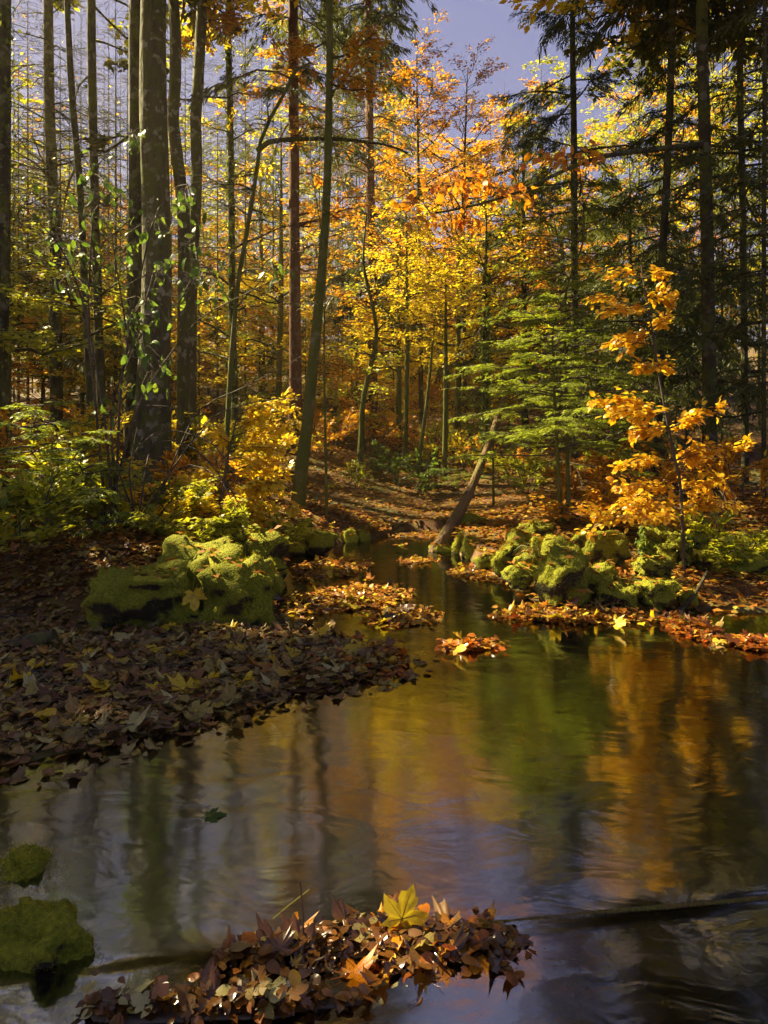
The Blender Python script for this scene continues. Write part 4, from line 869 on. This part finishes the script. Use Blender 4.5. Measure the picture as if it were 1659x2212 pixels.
def rock(name, label, box, d, mat='rock', sub=4, rough=.3, cuts=4, moss=0, depth=.85, sink=.25, cat='boulder', group=None, freq=1.7, L=.010):
    x0, x1, y0, y1 = box; c = P((x0 + x1) / 2, y1, d); hw = (x1 - x0) / 2 * .46293 / FPX * d; h = (y1 - y0) * .46293 / FPX * d
    hz = h * (1 + sink) / 2; V, F = ICO[sub]; V = V.copy(); sd = Vector(rng.uniform(-50, 50, 3))
    for _ in range(cuts):
        n = nrm(rng.standard_normal(3) * [1, 1, .6]); k = rng.uniform(.45, .75); dd = V @ n - k; V = np.where(dd[:, None] > 0, V - dd[:, None] * n * .95, V)
    N0 = nrm(V); V = np.sign(V) * np.abs(V) ** .82
    f = np.array([noise.fractal(Vector(v) * freq + sd, .8, 2.0, 4) for v in V]); V = V + N0 * (f * rough)[:, None]
    if sub >= 4: V = V - N0 * (np.maximum(0, .16 - np.abs(np.array([noise.noise(Vector(v) * 2.3 + sd * 2) for v in V]))) * .7)[:, None]
    if sub >= 4: V = V + N0 * np.array([noise.noise(Vector(v) * 7 + sd) for v in V])[:, None] * .045
    lo, hi = V.min(0), V.max(0); V = (V - (lo + hi) / 2) / ((hi - lo) / 2)
    V = V * [hw, hw * depth, hz]; cen = c + [0, hw * depth * .6, h - hz]; V = V + cen
    base = np.array([cen[0], cen[1], c[2]]); t = thing(name, label, cat, base, group)
    mk('stone', V, F, M[mat], t, base, smooth=True)
    if moss:
        moss_tufts(V, V - cen, moss, t, base, L=L)
    ROCKS.append((V, nrm(V - cen), d)); return t


RG = 'mossy boulders along the right bank'; LG = 'mossy boulders along the left bank'
rock('mossy_boulder', 'wide dark mossy boulder nearest on the left bank', (135, 430, 1228, 1390), 4.75, moss=20000, rough=.36, cuts=7, group=LG)
rock('mossy_boulder', 'large upper mossy block with leaves on top on the left bank', (300, 535, 1165, 1335), 5.2, moss=18000, rough=.3, cuts=7, group=LG, sink=.1)
rock('mossy_boulder', 'tall rounded mossy boulder at the water end of the left bank', (410, 602, 1205, 1382), 4.95, moss=20000, rough=.3, cuts=7, group=LG)
rock('mossy_boulder', 'small round sunlit moss boulder beside the water on the left', (568, 613, 1240, 1290), 5.75, moss=2500, sub=3, rough=.12, group=LG)
rock('mossy_bank_boulder', 'long mossy ledge behind the small round boulder', (490, 622, 1150, 1255), 6.3, moss=7000, rough=.3, group=LG)
for (bx, d, lab) in [((617, 672, 1140, 1180), 8.3, 'dark flat sided moss rock at the foot of the leaning tree'), ((638, 678, 1122, 1152), 8.8, 'small moss rock against the base of the leaning tree'), ((655, 732, 1146, 1194), 7.9, 'grassy wide moss rock right of the leaning tree'), ((618, 659, 1175, 1196), 7.7, 'low sunlit stone slab at the left waterline'),
                     ((740, 787, 1128, 1150), 9.6, 'flat moss slab on top of the far left rocks'), ((742, 775, 1143, 1180), 8.9, 'left lower rock of the far left cluster'), ((768, 802, 1140, 1178), 9.0, 'right lower rock of the far left cluster'), ((786, 822, 1128, 1162), 9.5, 'dark rock at the right of the far left cluster'), ((815, 850, 1126, 1155), 10.0, 'moss rock near the far stream bend on the left'), ((845, 880, 1130, 1152), 10.4, 'last small moss rock at the far stream bend'),
                     ((853, 885, 1176, 1196), 8.6, 'low moss stone standing in the far water')]:
    rock('mossy_rock', lab, bx, d, moss=1800, sub=3, group=LG)
for (bx, d, lab, ms, sb) in [((1090, 1168, 1228, 1268), 5.95, 'oblong cushion of moss lying beside the water on the right', 4500, 4), ((1174, 1282, 1205, 1312), 5.45, 'largest round mossy boulder on the right bank', 9000, 4), ((1262, 1340, 1228, 1302), 5.6, 'domed moss boulder right of the largest one', 6000, 4),
                             ((1229, 1266, 1279, 1311), 5.4, 'little moss stone wedged below the domed boulder', 2000, 3), ((1299, 1386, 1268, 1322), 5.45, 'low mossy rock covered in leaves at the right water edge', 4500, 4), ((1384, 1470, 1264, 1323), 5.45, 'rounded moss boulder farthest right at the water edge', 5000, 4),
                             ((1264, 1358, 1160, 1232), 6.4, 'half bare boulder with leaves on top behind the domed one', 3500, 4), ((1180, 1262, 1178, 1260), 6.1, 'sloping moss rock behind the largest boulder', 4500, 4), ((1068, 1150, 1182, 1246), 6.7, 'tall leaning mossy rock behind the oblong cushion', 5000, 4), ((1112, 1168, 1200, 1235), 6.6, 'dark moss rock behind the oblong cushion', 2500, 3),
                             ((1118, 1196, 1134, 1180), 7.6, 'topmost green moss boulder of the right bank', 4000, 4), ((1098, 1150, 1150, 1190), 7.4, 'moss rock below the topmost boulder', 2500, 3), ((1148, 1182, 1165, 1198), 7.2, 'small upright moss rock in the right cluster', 2000, 3), ((1174, 1212, 1165, 1212), 6.9, 'shaded moss rock left of the half bare boulder', 2400, 3),
                             ((1026, 1082, 1202, 1234), 7.0, 'low bright moss rock near the water middle right', 2800, 3), ((1042, 1082, 1175, 1210), 7.6, 'moss rock above the low bright one', 2200, 3), ((977, 1012, 1157, 1202), 8.1, 'left rock of the far right cluster beside the snag', 2200, 3), ((998, 1042, 1168, 1212), 7.7, 'bulging moss rock right of the snag foot', 2400, 3), ((1032, 1092, 1154, 1190), 8.0, 'moss rock under the bent mossy log', 2400, 3),
                             ((930, 978, 1180, 1200), 8.2, 'low moss stone in the water left of the snag foot', 1500, 3), ((1094, 1134, 1152, 1188), 8.2, 'bare dark rock between log and topmost boulder', 0, 3), ((955, 982, 1094, 1120), 12.5, 'lone moss rock on the leafy far bank', 1200, 3), ((1239, 1275, 1155, 1185), 7.0, 'yellow moss stump rock behind the half bare boulder', 1800, 3),
                             ((1387, 1460, 1212, 1252), 6.0, 'leaf strewn moss rock above the farthest right boulder', 3000, 4), ((1469, 1512, 1278, 1312), 5.5, 'small dim rock right of the farthest right boulder', 1200, 3)]:
    xa, xb, ya, yb = bx; bx = (xa - .08 * (xb - xa), xb + .08 * (xb - xa), ya - .2 * (yb - ya), yb)
    rock('mossy_boulder', lab, bx, d, moss=int(ms * 1.5), sub=sb, group=RG, mat='stone' if ms == 0 else 'rock', rough=.3)
rock('ivy_boulder', 'large dark overhanging boulder draped in ivy on the right', (1388, 1535, 1140, 1240), 6.5, moss=1500, rough=.4, group=RG); IVYROCK = ROCKS[-1]
rock('ivy_boulder', 'dark earthy boulder at the right edge behind the leaf piles', (1500, 1700, 1160, 1300), 6.3, moss=800, rough=.3, group=RG)
rock('foreground_rock', 'dark moss topped ledge at the lower left edge', (-60, 104, 1868, 2010), 2.15, moss=6000, rough=.3, L=.011, sink=.4)
rock('foreground_rock', 'dark mossy boulder in the bottom left corner', (-90, 205, 1985, 2170), 1.82, moss=14000, rough=.34, L=.006)
STG = 'stones on the bed of the lower pool'
def bed_stone(label, x, y, wpx, mat='stone', rough=.08, flat=.5, z=-.15, sub=3):
    d = (CAM_H - z) * FPX / (y * .46293 - HOR); r = wpx / 2 * .46293 / FPX * d; c = np.array([WX(x, d), d, z]); V, F = ICO[sub]; sd = Vector(rng.uniform(-50, 50, 3))
    V = V * (1 + rough * np.array([noise.fractal(Vector(v) * 1.6 + sd, .8, 2.0, 4) for v in V]))[:, None] * [r, r * .8, r * flat] + c
    t = thing('sunken_stone', label, 'stone', c, STG); mk('stone', V, F, M[mat], t, c, smooth=True)
bed_stone('smooth rounded stone under water near the bottom edge', 352, 2150, 62)
bed_stone('lumpy ochre rock under water at the bottom edge', 425, 2185, 190, 'ochre', .35, .4, -.12, 4)
for (x, y, w, lab) in [(1440, 2110, 120, 'round brown stone under the pool right of the leaf heap'), (1555, 2080, 90, 'flat stone beneath the water below the thin log'), (1610, 2180, 110, 'dim stone in the bottom right corner under water'), (1485, 2180, 100, 'pale stone on the bed at the bottom edge'), (1290, 2095, 80, 'small sunken stone just right of the leaf heap')]: bed_stone(lab, x, y, w)

rock('wet_ochre_log', 'ochre mossy log washed by the water left of the foreground heap', (235, 500, 2068, 2120), 1.86, mat='ochre', sub=4, rough=.35, cuts=5, cat='stone', sink=1.2, depth=.5)  # rock shape standing in for the mossy log under the water film
# grass tuft between the right boulders
gb = P(1172, 1228, 6.2); t = thing('grass_tuft', 'small tuft of pale grass between the right boulders', 'grass tuft', gb)
mb = MB()
for _ in range(40):
    a = rng.uniform(0, 6.28); l = rng.uniform(.15, .3); D = np.array([math.cos(a), math.sin(a), 0]); q = np.stack([gb + D * .02, gb + D * l * .35 + [0, 0, l * .7], gb + D * l * .8 + [0, 0, l * .75], gb + D * l * 1.1 + [0, 0, l * .5]])
    mb.add(*tubes(q[None], np.array([[.004, .004, .003, .001]]), 3))
mb.obj('blades', M['grass'], t, gb, kind='stuff')

# ivy over the right boulder
V, N0, d = IVYROCK; ib = V[V[:, 2].argmax()]; t = thing('ivy_plant', 'glossy ivy hanging over the dark boulder on the right', 'ivy', ib)
ok = np.where(N0[:, 2] > -.25)[0]; n = 1500; kk = rng.choice(ok, n); dens = np.array([noise.noise(Vector(V[k]) * 3.0) for k in kk]); kk = kk[dens > -.12]; n = len(kk)
p = V[kk] + rng.normal(0, .025, (n, 3)) + N0[kk] * .015; p[:, 2] -= rng.exponential(.03, n)
Vv, F = batch(beech_tpl(.42, .2), p, np.array([0, -.3, -.9]) + rng.normal(0, .55, (n, 3)), N0[kk] + rng.normal(0, .4, (n, 3)), .05 * rng.uniform(.5, 1.3, n)); mk('leaves', Vv, F, M['ivy'], t, ib, smooth=True)

# ------------------------------------------------------------------ leaves on the ground
def scatter(n, xr, yr, smin=.02, smax=99):
    x = rng.uniform(*xr, n); y = rng.uniform(*yr, n); s = shore_dist(x, y); k = (s > smin) & (s < smax); x, y = x[k], y[k]
    return np.stack([x, y, G(x, y) + .012 + rng.exponential(.01, len(x))], -1)


def flat_leaves(p, size, tilt=.35, tpl=DIA):
    n = len(p); a = rng.uniform(0, 6.283, n); A = np.stack([np.cos(a), np.sin(a), rng.normal(0, tilt * .6, n)], -1)
    return batch(tpl, p, A, np.array([0, 0, 1.0]) + rng.normal(0, tilt, (n, 3)), size * rng.uniform(.6, 1.3, n))


p = np.concatenate([scatter(11000, (-5.5, 0), (5.2, 10)), scatter(16000, (0, 7), (5.2, 10), -.04), scatter(16000, (-9, 9), (9.3, 16)), scatter(14000, (-10, 10), (14, 26))])
V1, F1 = flat_leaves(p, .085)
rp = []
for V, N0, d in [r for r in ROCKS if r[2] > 3]:
    ok = np.where(N0[:, 2] > .7)[0]
    if len(ok): rp.append(V[rng.choice(ok, min(26, max(5, int(60 * (V[:, 0].max() - V[:, 0].min())))))] + [0, 0, .012])
rp = np.concatenate(rp); V2, F2 = flat_leaves(rp, .08, .3)
mk('leaf_litter', np.concatenate([V1, V2]), np.concatenate([F1, F2 + len(V1)]), M['litter'], kind='stuff')

# left leaf bank: 300 largest leaves as parts, the rest as one
bank = MB(); xs = scatter(15000, (-3.6, .4), (2.4, 5.6), -.22, 2.6); xs = xs[(shore_dist(xs[:, 0], xs[:, 1]) > -.01) | (rng.random(len(xs)) < .22)]; xs[:, 2] = np.maximum(xs[:, 2], .006)
mm = MB(); kk = rng.integers(0, 4, len(xs))
for q_, (tp, sz, tl) in enumerate([(leaf_lo(.3, .3), .058, .2), (leaf_lo(.26, .9), .06, .42), (leaf_lo(.36, 1.4), .045, .6), (maple_tpl(.5, 21, False), .095, .3)]):
    V, F = flat_leaves(xs[kk == q_], sz, tl, tp); mm.add(V, F)
lb = mm.obj('leaf_bank', M['bar'], smooth=True, kind='stuff')
tq = scatter(260, (-3, .2), (2.6, 5.2), .0, 2); ta = rng.uniform(0, 6.283, len(tq)); tl = rng.uniform(.08, .4, len(tq)); tdir = np.stack([np.cos(ta), np.sin(ta), rng.normal(0, .12, len(tq))], -1)
TB = tq[:, None] + [0, 0, .02] + (np.linspace(-.5, .5, 4)[None, :, None] * tl[:, None, None]) * tdir[:, None] + rng.normal(0, .008, (len(tq), 4, 3)); V, F = tubes(TB, np.full((len(tq), 4), .0028), 4)
mk('fallen_twigs', V, F, M['twig'], kind='stuff')
lb['label'] = 'brown and yellow fallen leaves covering the left stream bank'; lb['category'] = 'fallen leaves'
k = 0
for q in scatter(1500, (-2.8, .3), (2.75, 4.8), .0, 1.7):
    if k >= 290: break
    px = 384 + FPX * q[0] / q[1]
    if px < -10: continue
    a = rng.uniform(0, 6.283); mp = rng.random() < .6
    place_leaf('maple_leaf' if mp else 'beech_leaf', 'maple' if mp else 'beech', q + [0, 0, .012], [math.cos(a), math.sin(a), rng.normal(0, .12)], np.array([0, -.15, 1]) + rng.normal(0, .2, 3), (.14 if mp else .09) * rng.uniform(.7, 1.2), 'yellow' if mp and rng.random() < .22 else ('pale' if mp and rng.random() < .3 else 'bar'), lb); k += 1
# sunken leaves
k = 0
for _ in range(1500):
    if k >= 295: break
    x, y = (rng.uniform(.4, 3.3), rng.uniform(2.6, 5.3)) if rng.random() < .7 else (rng.uniform(-.6, 2.0), rng.uniform(1.6, 6.5))
    if float(shore_dist(x, y)) > -.08 or not (0 < 384 + FPX * x / y < 775): continue
    a = rng.uniform(0, 6.283); mp = rng.random() < .6
    place_leaf('sunken_leaf', 'flatmaple' if mp else 'beech', (x, y, float(G(x, y)) * rng.choice([.25, .6, 1.0]) + .012), [math.cos(a), math.sin(a), 0], np.array([0, 0, 1]) + rng.normal(0, .12, 3), (.15 if mp else .09) * rng.uniform(.7, 1.1), ['pale', 'bar', 'yellow', 'litter'][int(rng.choice(4, p=[.4, .25, .2, .15]))], ground); k += 1


def leaf_island(label, poly_px, h, nbig, nsmall, mats, size=.09, d=None, name='leaf_island', group='leaf islands in the stream', ym=0):
    """heap of leaves on the water; poly_px: (x0,x1,y0,y1) ellipse in photo pixels at water level"""
    x0, x1, y0, y1 = poly_px; dn = 956 / (y1 * .46293 - HOR); df = 956 / (y0 * .46293 - HOR); dc = (dn + df) / 2; c = np.array([WX((x0 + x1) / 2, dc), dc, 0]); rx = (WX(x1, dc) - WX(x0, dc)) / 2 * .9; ry = (df - dn) / 2 * .72; h *= .42
    t = thing(name, label, 'leaf heap', c, group); n = 24; V = [(0, 0, h * .7)]; sd = rng.uniform(0, 9)
    rings = (.35, .7, 1.0, 1.1)
    for r in rings:
        for j in range(n):
            a = j * 2 * math.pi / n; w = 1 + .22 * math.sin(2 * a + sd) + .14 * math.sin(5 * a + 2 * sd); V.append((rx * r * w * math.cos(a), ry * r * w * math.sin(a), h * .7 * (1 - r ** 2) - (.06 if r > 1 else .004)))
    F = [[0, 1 + j, 1 + (j + 1) % n] for j in range(n)]; Q = [[1 + k * n + j, 1 + (k + 1) * n + j, 1 + (k + 1) * n + (j + 1) % n, 1 + k * n + (j + 1) % n] for k in range(3) for j in range(n)]
    mk('mud_mound', np.array(V), [np.array(F), np.array(Q)], M['mud'], t, smooth=True)

    def spot(m):
        a = rng.uniform(0, 6.283, m); r = np.sqrt(rng.random(m)) * 1.08; w = 1 + .22 * np.sin(2 * a + sd) + .14 * np.sin(5 * a + 2 * sd)
        return np.stack([c[0] + rx * r * w * np.cos(a), c[1] + ry * r * w * np.sin(a), np.maximum(.004, h * .8 * (1 - r ** 2)) + rng.exponential(.012, m)], -1)
    if nsmall:
        V, F = flat_leaves(spot(int(nsmall * 3.2)), size * .6, .3, leaf_lo(.3, .7)); mk('small_leaves', V, F, M[mats[0]], t, c, smooth=True, kind='stuff')
    for q in spot(nbig):
        a = rng.uniform(0, 6.283); mp = rng.random() < .45
        place_leaf('leaf', 'maple' if mp else 'beech', q + [0, 0, .01], [math.cos(a), math.sin(a), rng.normal(0, .3)], np.array([0, -.2, 1]) + rng.normal(0, .33, 3), size * (1.15 if mp else .75) * rng.uniform(.6, 1.25), mats[int(rng.integers(len(mats)))], t)
    return t


W_ = ['litter', 'wet', 'goldnear', 'bar', 'dark']
leaf_island('long sunlit bar of leaves and pebbles in the middle of the stream', (600, 890, 1268, 1330), .05, 150, 420, W_ + ['goldnear', 'yellow'], .085)
leaf_island('low tip of wet leaves at the right end of the sunlit bar', (780, 965, 1318, 1358), .035, 50, 110, W_, .09)
leaf_island('golden leaf bar behind the sunlit bar near the left bank', (632, 800, 1205, 1258), .05, 110, 320, W_ + ['goldnear', 'yellow'], .085)
leaf_island('small strip of leaves behind the sunlit bar', (750, 885, 1265, 1285), .03, 30, 90, W_, .085)
leaf_island('small island with one upright yellow maple leaf', (955, 1085, 1385, 1412), .035, 34, 50, ['wet'], .085)
leaf_island('long red and brown leaf pile before the right boulders', (1095, 1395, 1312, 1356), .05, 150, 420, W_, .095)
leaf_island('dark wet leaf pile standing in the water on the right', (1430, 1545, 1325, 1395), .09, 60, 220, ['wet', 'bar'], .085)
leaf_island('dark wet leaf pile at the right edge of the water', (1575, 1690, 1380, 1412), .08, 40, 120, ['wet'], .085)
leaf_island('leafy shore in front of the low bright moss rock', (985, 1095, 1222, 1262), .03, 60, 180, W_, .085)
leaf_island('thin line of leaves near the far stream bend', (860, 940, 1206, 1220), .03, 16, 40, W_, .085)
leaf_island('leaf dam across the far end of the stream', (860, 1000, 1150, 1166), .05, 20, 120, W_, .085)
leaf_island('dark wet leaves at the tip of the left leaf bank', (640, 880, 1375, 1480), .03, 90, 300, ['wet', 'bar', 'wet'], .085)
leaf_island('flat wet leaves and pebbles along the bottom left edge of the picture', (170, 760, 2128, 2215), .02, 70, 90, ['dark', 'pale', 'wet', 'bar', 'dark'], .06, group='wet leaves by the foreground log')
# yellow maple leaves resting on the piles
for (x, y, s, lab) in [(998, 1395, .15, 'yellow maple leaf standing on the small leaf island'), (1200, 1345, .19, 'bright yellow maple leaf on the water edge of the red pile'), (1160, 1330, .15, 'yellow maple leaf lying at the left end of the red pile'), (600, 1452, .17, 'large yellow maple leaf at the edge of the left leaf bank'), (1330, 1362, .14, 'yellow green leaf floating right of the red pile'), (985, 1418, .13, 'pale green leaf floating before the small leaf island')]:
    d = 956 / (y * .46293 - HOR); a = rng.uniform(-2.5, -.6); o = place_leaf('yellow_maple_leaf', 'maple', (WX(x, d), d, .05), [math.cos(a), math.sin(a), .2], [rng.normal(0, .3), -.7, .8], s, 'yellow', None); tag(o, lab, 'leaf')

# ------------------------------------------------------------------ foreground heap on the log
c = np.array([-.02, 1.91, -.02]); heap = thing('leaf_heap', 'heap of wet red and brown leaves caught on the log in the foreground', 'leaf heap', c)
def heap_pt():
    u = rng.uniform(-1, 1); x = -.02 + .40 * u; w = (.13 + .05 * u) * math.sqrt(max(.05, 1 - u * u)); v = rng.normal(0, .5); y = LOGY(x) - .03 + w * v - .05 * max(0, u)
    return np.array([x, y, max(-.035, .026 * math.exp(-1.6 * v * v) * (1 - .8 * max(0, u)) * (1 - max(0, -u - .5)) - .014) + rng.exponential(.006)])
mb = MB(); n = 30
for u in np.linspace(-1, 1, 14):
    pass
V = []; xs = np.linspace(-.42, .36, 16)
for x in xs:
    u = (x + .02) / .4; w = .055 * math.sqrt(max(.03, 1 - u * u))
    for v in np.linspace(-1.2, 1.2, 9): V.append((x, LOGY(x) - .03 + w * v, (.018 * math.exp(-1.6 * v * v) * (1 - .75 * max(0, u)) - .022) - .05 * max(0, abs(v) - .8)))
ii = np.arange(144).reshape(16, 9); mk('mud_core', np.array(V), np.stack([ii[:-1, :-1], ii[1:, :-1], ii[1:, 1:], ii[:-1, 1:]], -1).reshape(-1, 4), M['mud'], heap, c, smooth=True)
for k in range(298):
    a = rng.uniform(0, 6.283); mp = rng.random() < .3; q = heap_pt()
    place_leaf('leaf', 'maple' if mp else 'beech', q, [math.cos(a), math.sin(a), rng.normal(0, .15)], np.array([0, -.15, 1]) + rng.normal(0, .24, 3), (.09 if mp else .06) * rng.uniform(.45, 1.3), ['dark', 'dark', 'wet', 'dark', 'bar', 'wet', 'dark'][k % 7] if k % 13 else 'orangenear', heap)
hp = np.array([heap_pt() for _ in range(260)]); V, F = flat_leaves(hp, .036, .5, beech_tpl(.3, 1.0)); mk('small_leaves', V, F, M['dark'], heap, c, smooth=True, kind='stuff')
fl = thing('floating_leaf_crumbs', 'loose dark leaf scraps floating right of the foreground heap', 'leaf scraps', (.45, 1.85, -.045))
for _ in range(26):
    q = np.array([rng.uniform(.3, .55), rng.uniform(1.74, 1.92), -.042]); a = rng.uniform(0, 6.28); place_leaf('scrap', 'beech', q, [math.cos(a), math.sin(a), rng.normal(0, .2)], np.array([0, 0, 1]) + rng.normal(0, .4, 3), rng.uniform(.02, .05), 'wet', fl)


def big_maple(name, label, ctr, A, Nn, L, mat, seed, cat='leaf', curl=.12):
    r = np.random.default_rng(seed); pol = [(176, .16), (158, .40), (146, .52), (139, .44), (126, .60), (118, .66), (110, .50), (96, .44), (86, .62), (79, .72), (72, .70), (64, .88), (58, .94), (53, .74), (43, .54), (35, .46), (29, .62), (22, .80), (14, .78), (8, .96), (0, 1.06)]
    out = pol + [(-a, l) for a, l in pol[::-1][1:]]; out = [(a + r.normal(0, 1.5), l * (1 + r.normal(0, .05))) for a, l in out]
    V = [(0, 0, 0)]; n = len(out)
    for fr in (.5, 1.0):
        for a, l in out:
            x, y = fr * l * .56 * math.cos(math.radians(a)), fr * l * .56 * math.sin(math.radians(a)); ridge = abs(math.cos(math.radians(a) * 3.1))
            V.append((x, y, curl * (x * x + 1.3 * y * y) * (1.3 + math.sin(2 * math.radians(a) + seed)) - .035 * ridge * fr))
    F3 = [(0, 1 + i, 1 + (i + 1) % n) for i in range(n - 1)]; F4 = [(1 + i, 1 + n + i, 1 + n + (i + 1) % n, 1 + (i + 1) % n) for i in range(n - 1)]
    A = nrm(np.array(A, float)); Nn = np.array(Nn, float); Nn = nrm(Nn - (Nn @ A) * A); Bb = np.cross(Nn, A); R = np.stack([A, Bb, Nn])
    t = thing(name, label, cat, ctr); V = np.array(V) @ R * L
    mk('blade', V, [np.array(F3), np.array(F4)], M[mat], t, smooth=True)
    # veins: thin ridges, and the stalk
    mbv = MB()
    for (a, l) in [(0, .95), (58, .8), (-58, .8), (118, .5), (-118, .5)]:
        a = math.radians(a); q = np.array([(s * l * .56 * math.cos(a), s * l * .56 * math.sin(a), curl * (s * l * .56) ** 2 - .02 * s + .004) for s in np.linspace(0, 1, 5)]); mbv.add(*tubes(((q @ R) * L)[None], np.linspace(.0013, .0004, 5)[None], 4))
    mbv.obj('veins', M['grass'], t)
    q = np.array([(0, 0, 0), (-.25, .02, -.03), (-.55, .10, -.12), (-.72, .2, -.16)]) @ R * L; V, F = tubes(smooth_path(q, 8)[None], np.full((1, 8), .0016), 6); mk('stalk', V, F, M['grass'], t, smooth=True)
    return t


big_maple('standing_maple_leaf', 'bright yellow speckled maple leaf standing upright on the foreground heap', P(868, 1985, 1.93), [.35, .25, .9], [.12, -1, .25], .155, 'yellow', 3)
for (x, y, a, L, lab, mt, sd, dz) in [(545, 2130, 2.5, .17, 'large pale ribbed maple leaf under water below the heap', 'pale', 5, -.014), (590, 2185, 3.4, .13, 'pale folded leaf at the bottom edge below the heap', 'pale', 6, -.014), (830, 2165, .6, .13, 'pale green maple leaf under water at the bottom edge', 'pale', 8, -.014), (850, 2120, 1.2, .11, 'whitish maple leaf under water right of the heap foot', 'pale', 9, -.014), (810, 2205, 0.2, .11, 'greenish leaf cut by the bottom edge of the picture', 'pale', 10, -.014)]:
    d = (CAM_H - dz) * FPX / (y * .46293 - HOR); big_maple('sunken_maple_leaf', lab, (WX(x, d), d, dz), [math.cos(a), math.sin(a), .05], [.05, -.25, 1], L, mt, sd, curl=.1)
for (x, y, a, lab) in [(700, 2095, 2.2, 'ribbed brown beech leaf under water below the heap middle'), (640, 2150, 1.2, 'dark brown beech leaf under water near the bottom'), (515, 2190, .2, 'orange brown beech leaf at the bottom edge'), (760, 2080, 2.8, 'rust coloured leaf at the lower rim of the heap'), (870, 2140, .8, 'reddish round leaf under water beside the pale maple leaf')]:
    d = (CAM_H + .014) * FPX / (y * .46293 - HOR); o = place_leaf('sunken_beech_leaf', 'beech', (WX(x, d), d, -.014), [math.cos(a), math.sin(a), .1], [.1, -.3, 1], .09, 'wet', None); tag(o, lab, 'leaf')
big_maple('hanging_maple_leaf', 'ochre yellow maple leaf hanging on the nearest wide mossy boulder', P(418, 1285, 4.62), [.2, -.1, -1], [.1, -1, .3], .19, 'yellow', 15, curl=.3)
big_maple('floating_leaf', 'green leaf floating alone on the dark water at left', (WX(455, 956 / (1765 * .46293 - HOR)), 956 / (1765 * .46293 - HOR), .006), [1, .2, 0], [.05, -.1, 1], .10, 'green', 12, curl=.05)


def stick(name, label, pts, r, mat='twig'):
    pa = smooth_path(pts, 8); t = thing(name, label, 'twig', pa[0]); V, F = tubes(pa[None], np.linspace(r, r * .7, 8)[None], 6); mk('shaft', V, F, M[mat], t, pa[0], smooth=True)


stick('upright_twig', 'thin dark upright stalk standing in the foreground heap', [P(656, 2060, 1.88), P(655, 1990, 1.88), P(652, 1945, 1.88), P(648, 1906, 1.88)], .003, 'snag')
stick('leaning_twig', 'pale slanting stalk crossing behind the upright stalk', [P(590, 1985, 1.95), P(625, 1955, 1.95), P(668, 1922, 1.95)], .0018, 'grass')
stick('pale_twig', 'pale stalk lying behind the heap left of the yellow leaf', [P(765, 1992, 1.99), P(800, 1990, 1.99), P(840, 1990, 1.99)], .0022, 'grass')
stick('dark_twig', 'short dark twig sticking out right of the heap', [P(960, 2010, 1.92), P(985, 1993, 1.92), P(998, 1983, 1.92)], .003, 'snag')
stick('bank_twig', 'broken branch poking up between the right leaf piles', [P(1470, 1320, 5.4), P(1500, 1285, 5.5), P(1520, 1250, 5.6), P(1528, 1235, 5.7)], .02, 'darkbark')
stick('sunken_twig', 'yellow straight stalk under water at the bottom edge', [P(680, 2168, 1.72), P(720, 2195, 1.68), P(760, 2218, 1.65)], .002, 'grass')

# ------------------------------------------------------------------ morning air
hv = np.array([(x, y, z) for x in (-240, 240) for y in (-70, 290) for z in (-1.4, 42)], float); hf = np.array([[0, 1, 3, 2], [4, 6, 7, 5], [0, 4, 5, 1], [2, 3, 7, 6], [0, 2, 6, 4], [1, 5, 7, 3]])
hm, hnt, hout = new_mat('autumn_haze'); pv = nd(hnt, 'VolumePrincipled'); pv.inputs['Color'].default_value = (1.0, .88, .58, 1); pv.inputs['Density'].default_value = .0011; pv.inputs['Anisotropy'].default_value = .35
hnt.links.new(pv.outputs[0], hout.inputs['Volume'])
mk('haze', hv, hf, hm, kind='stuff')
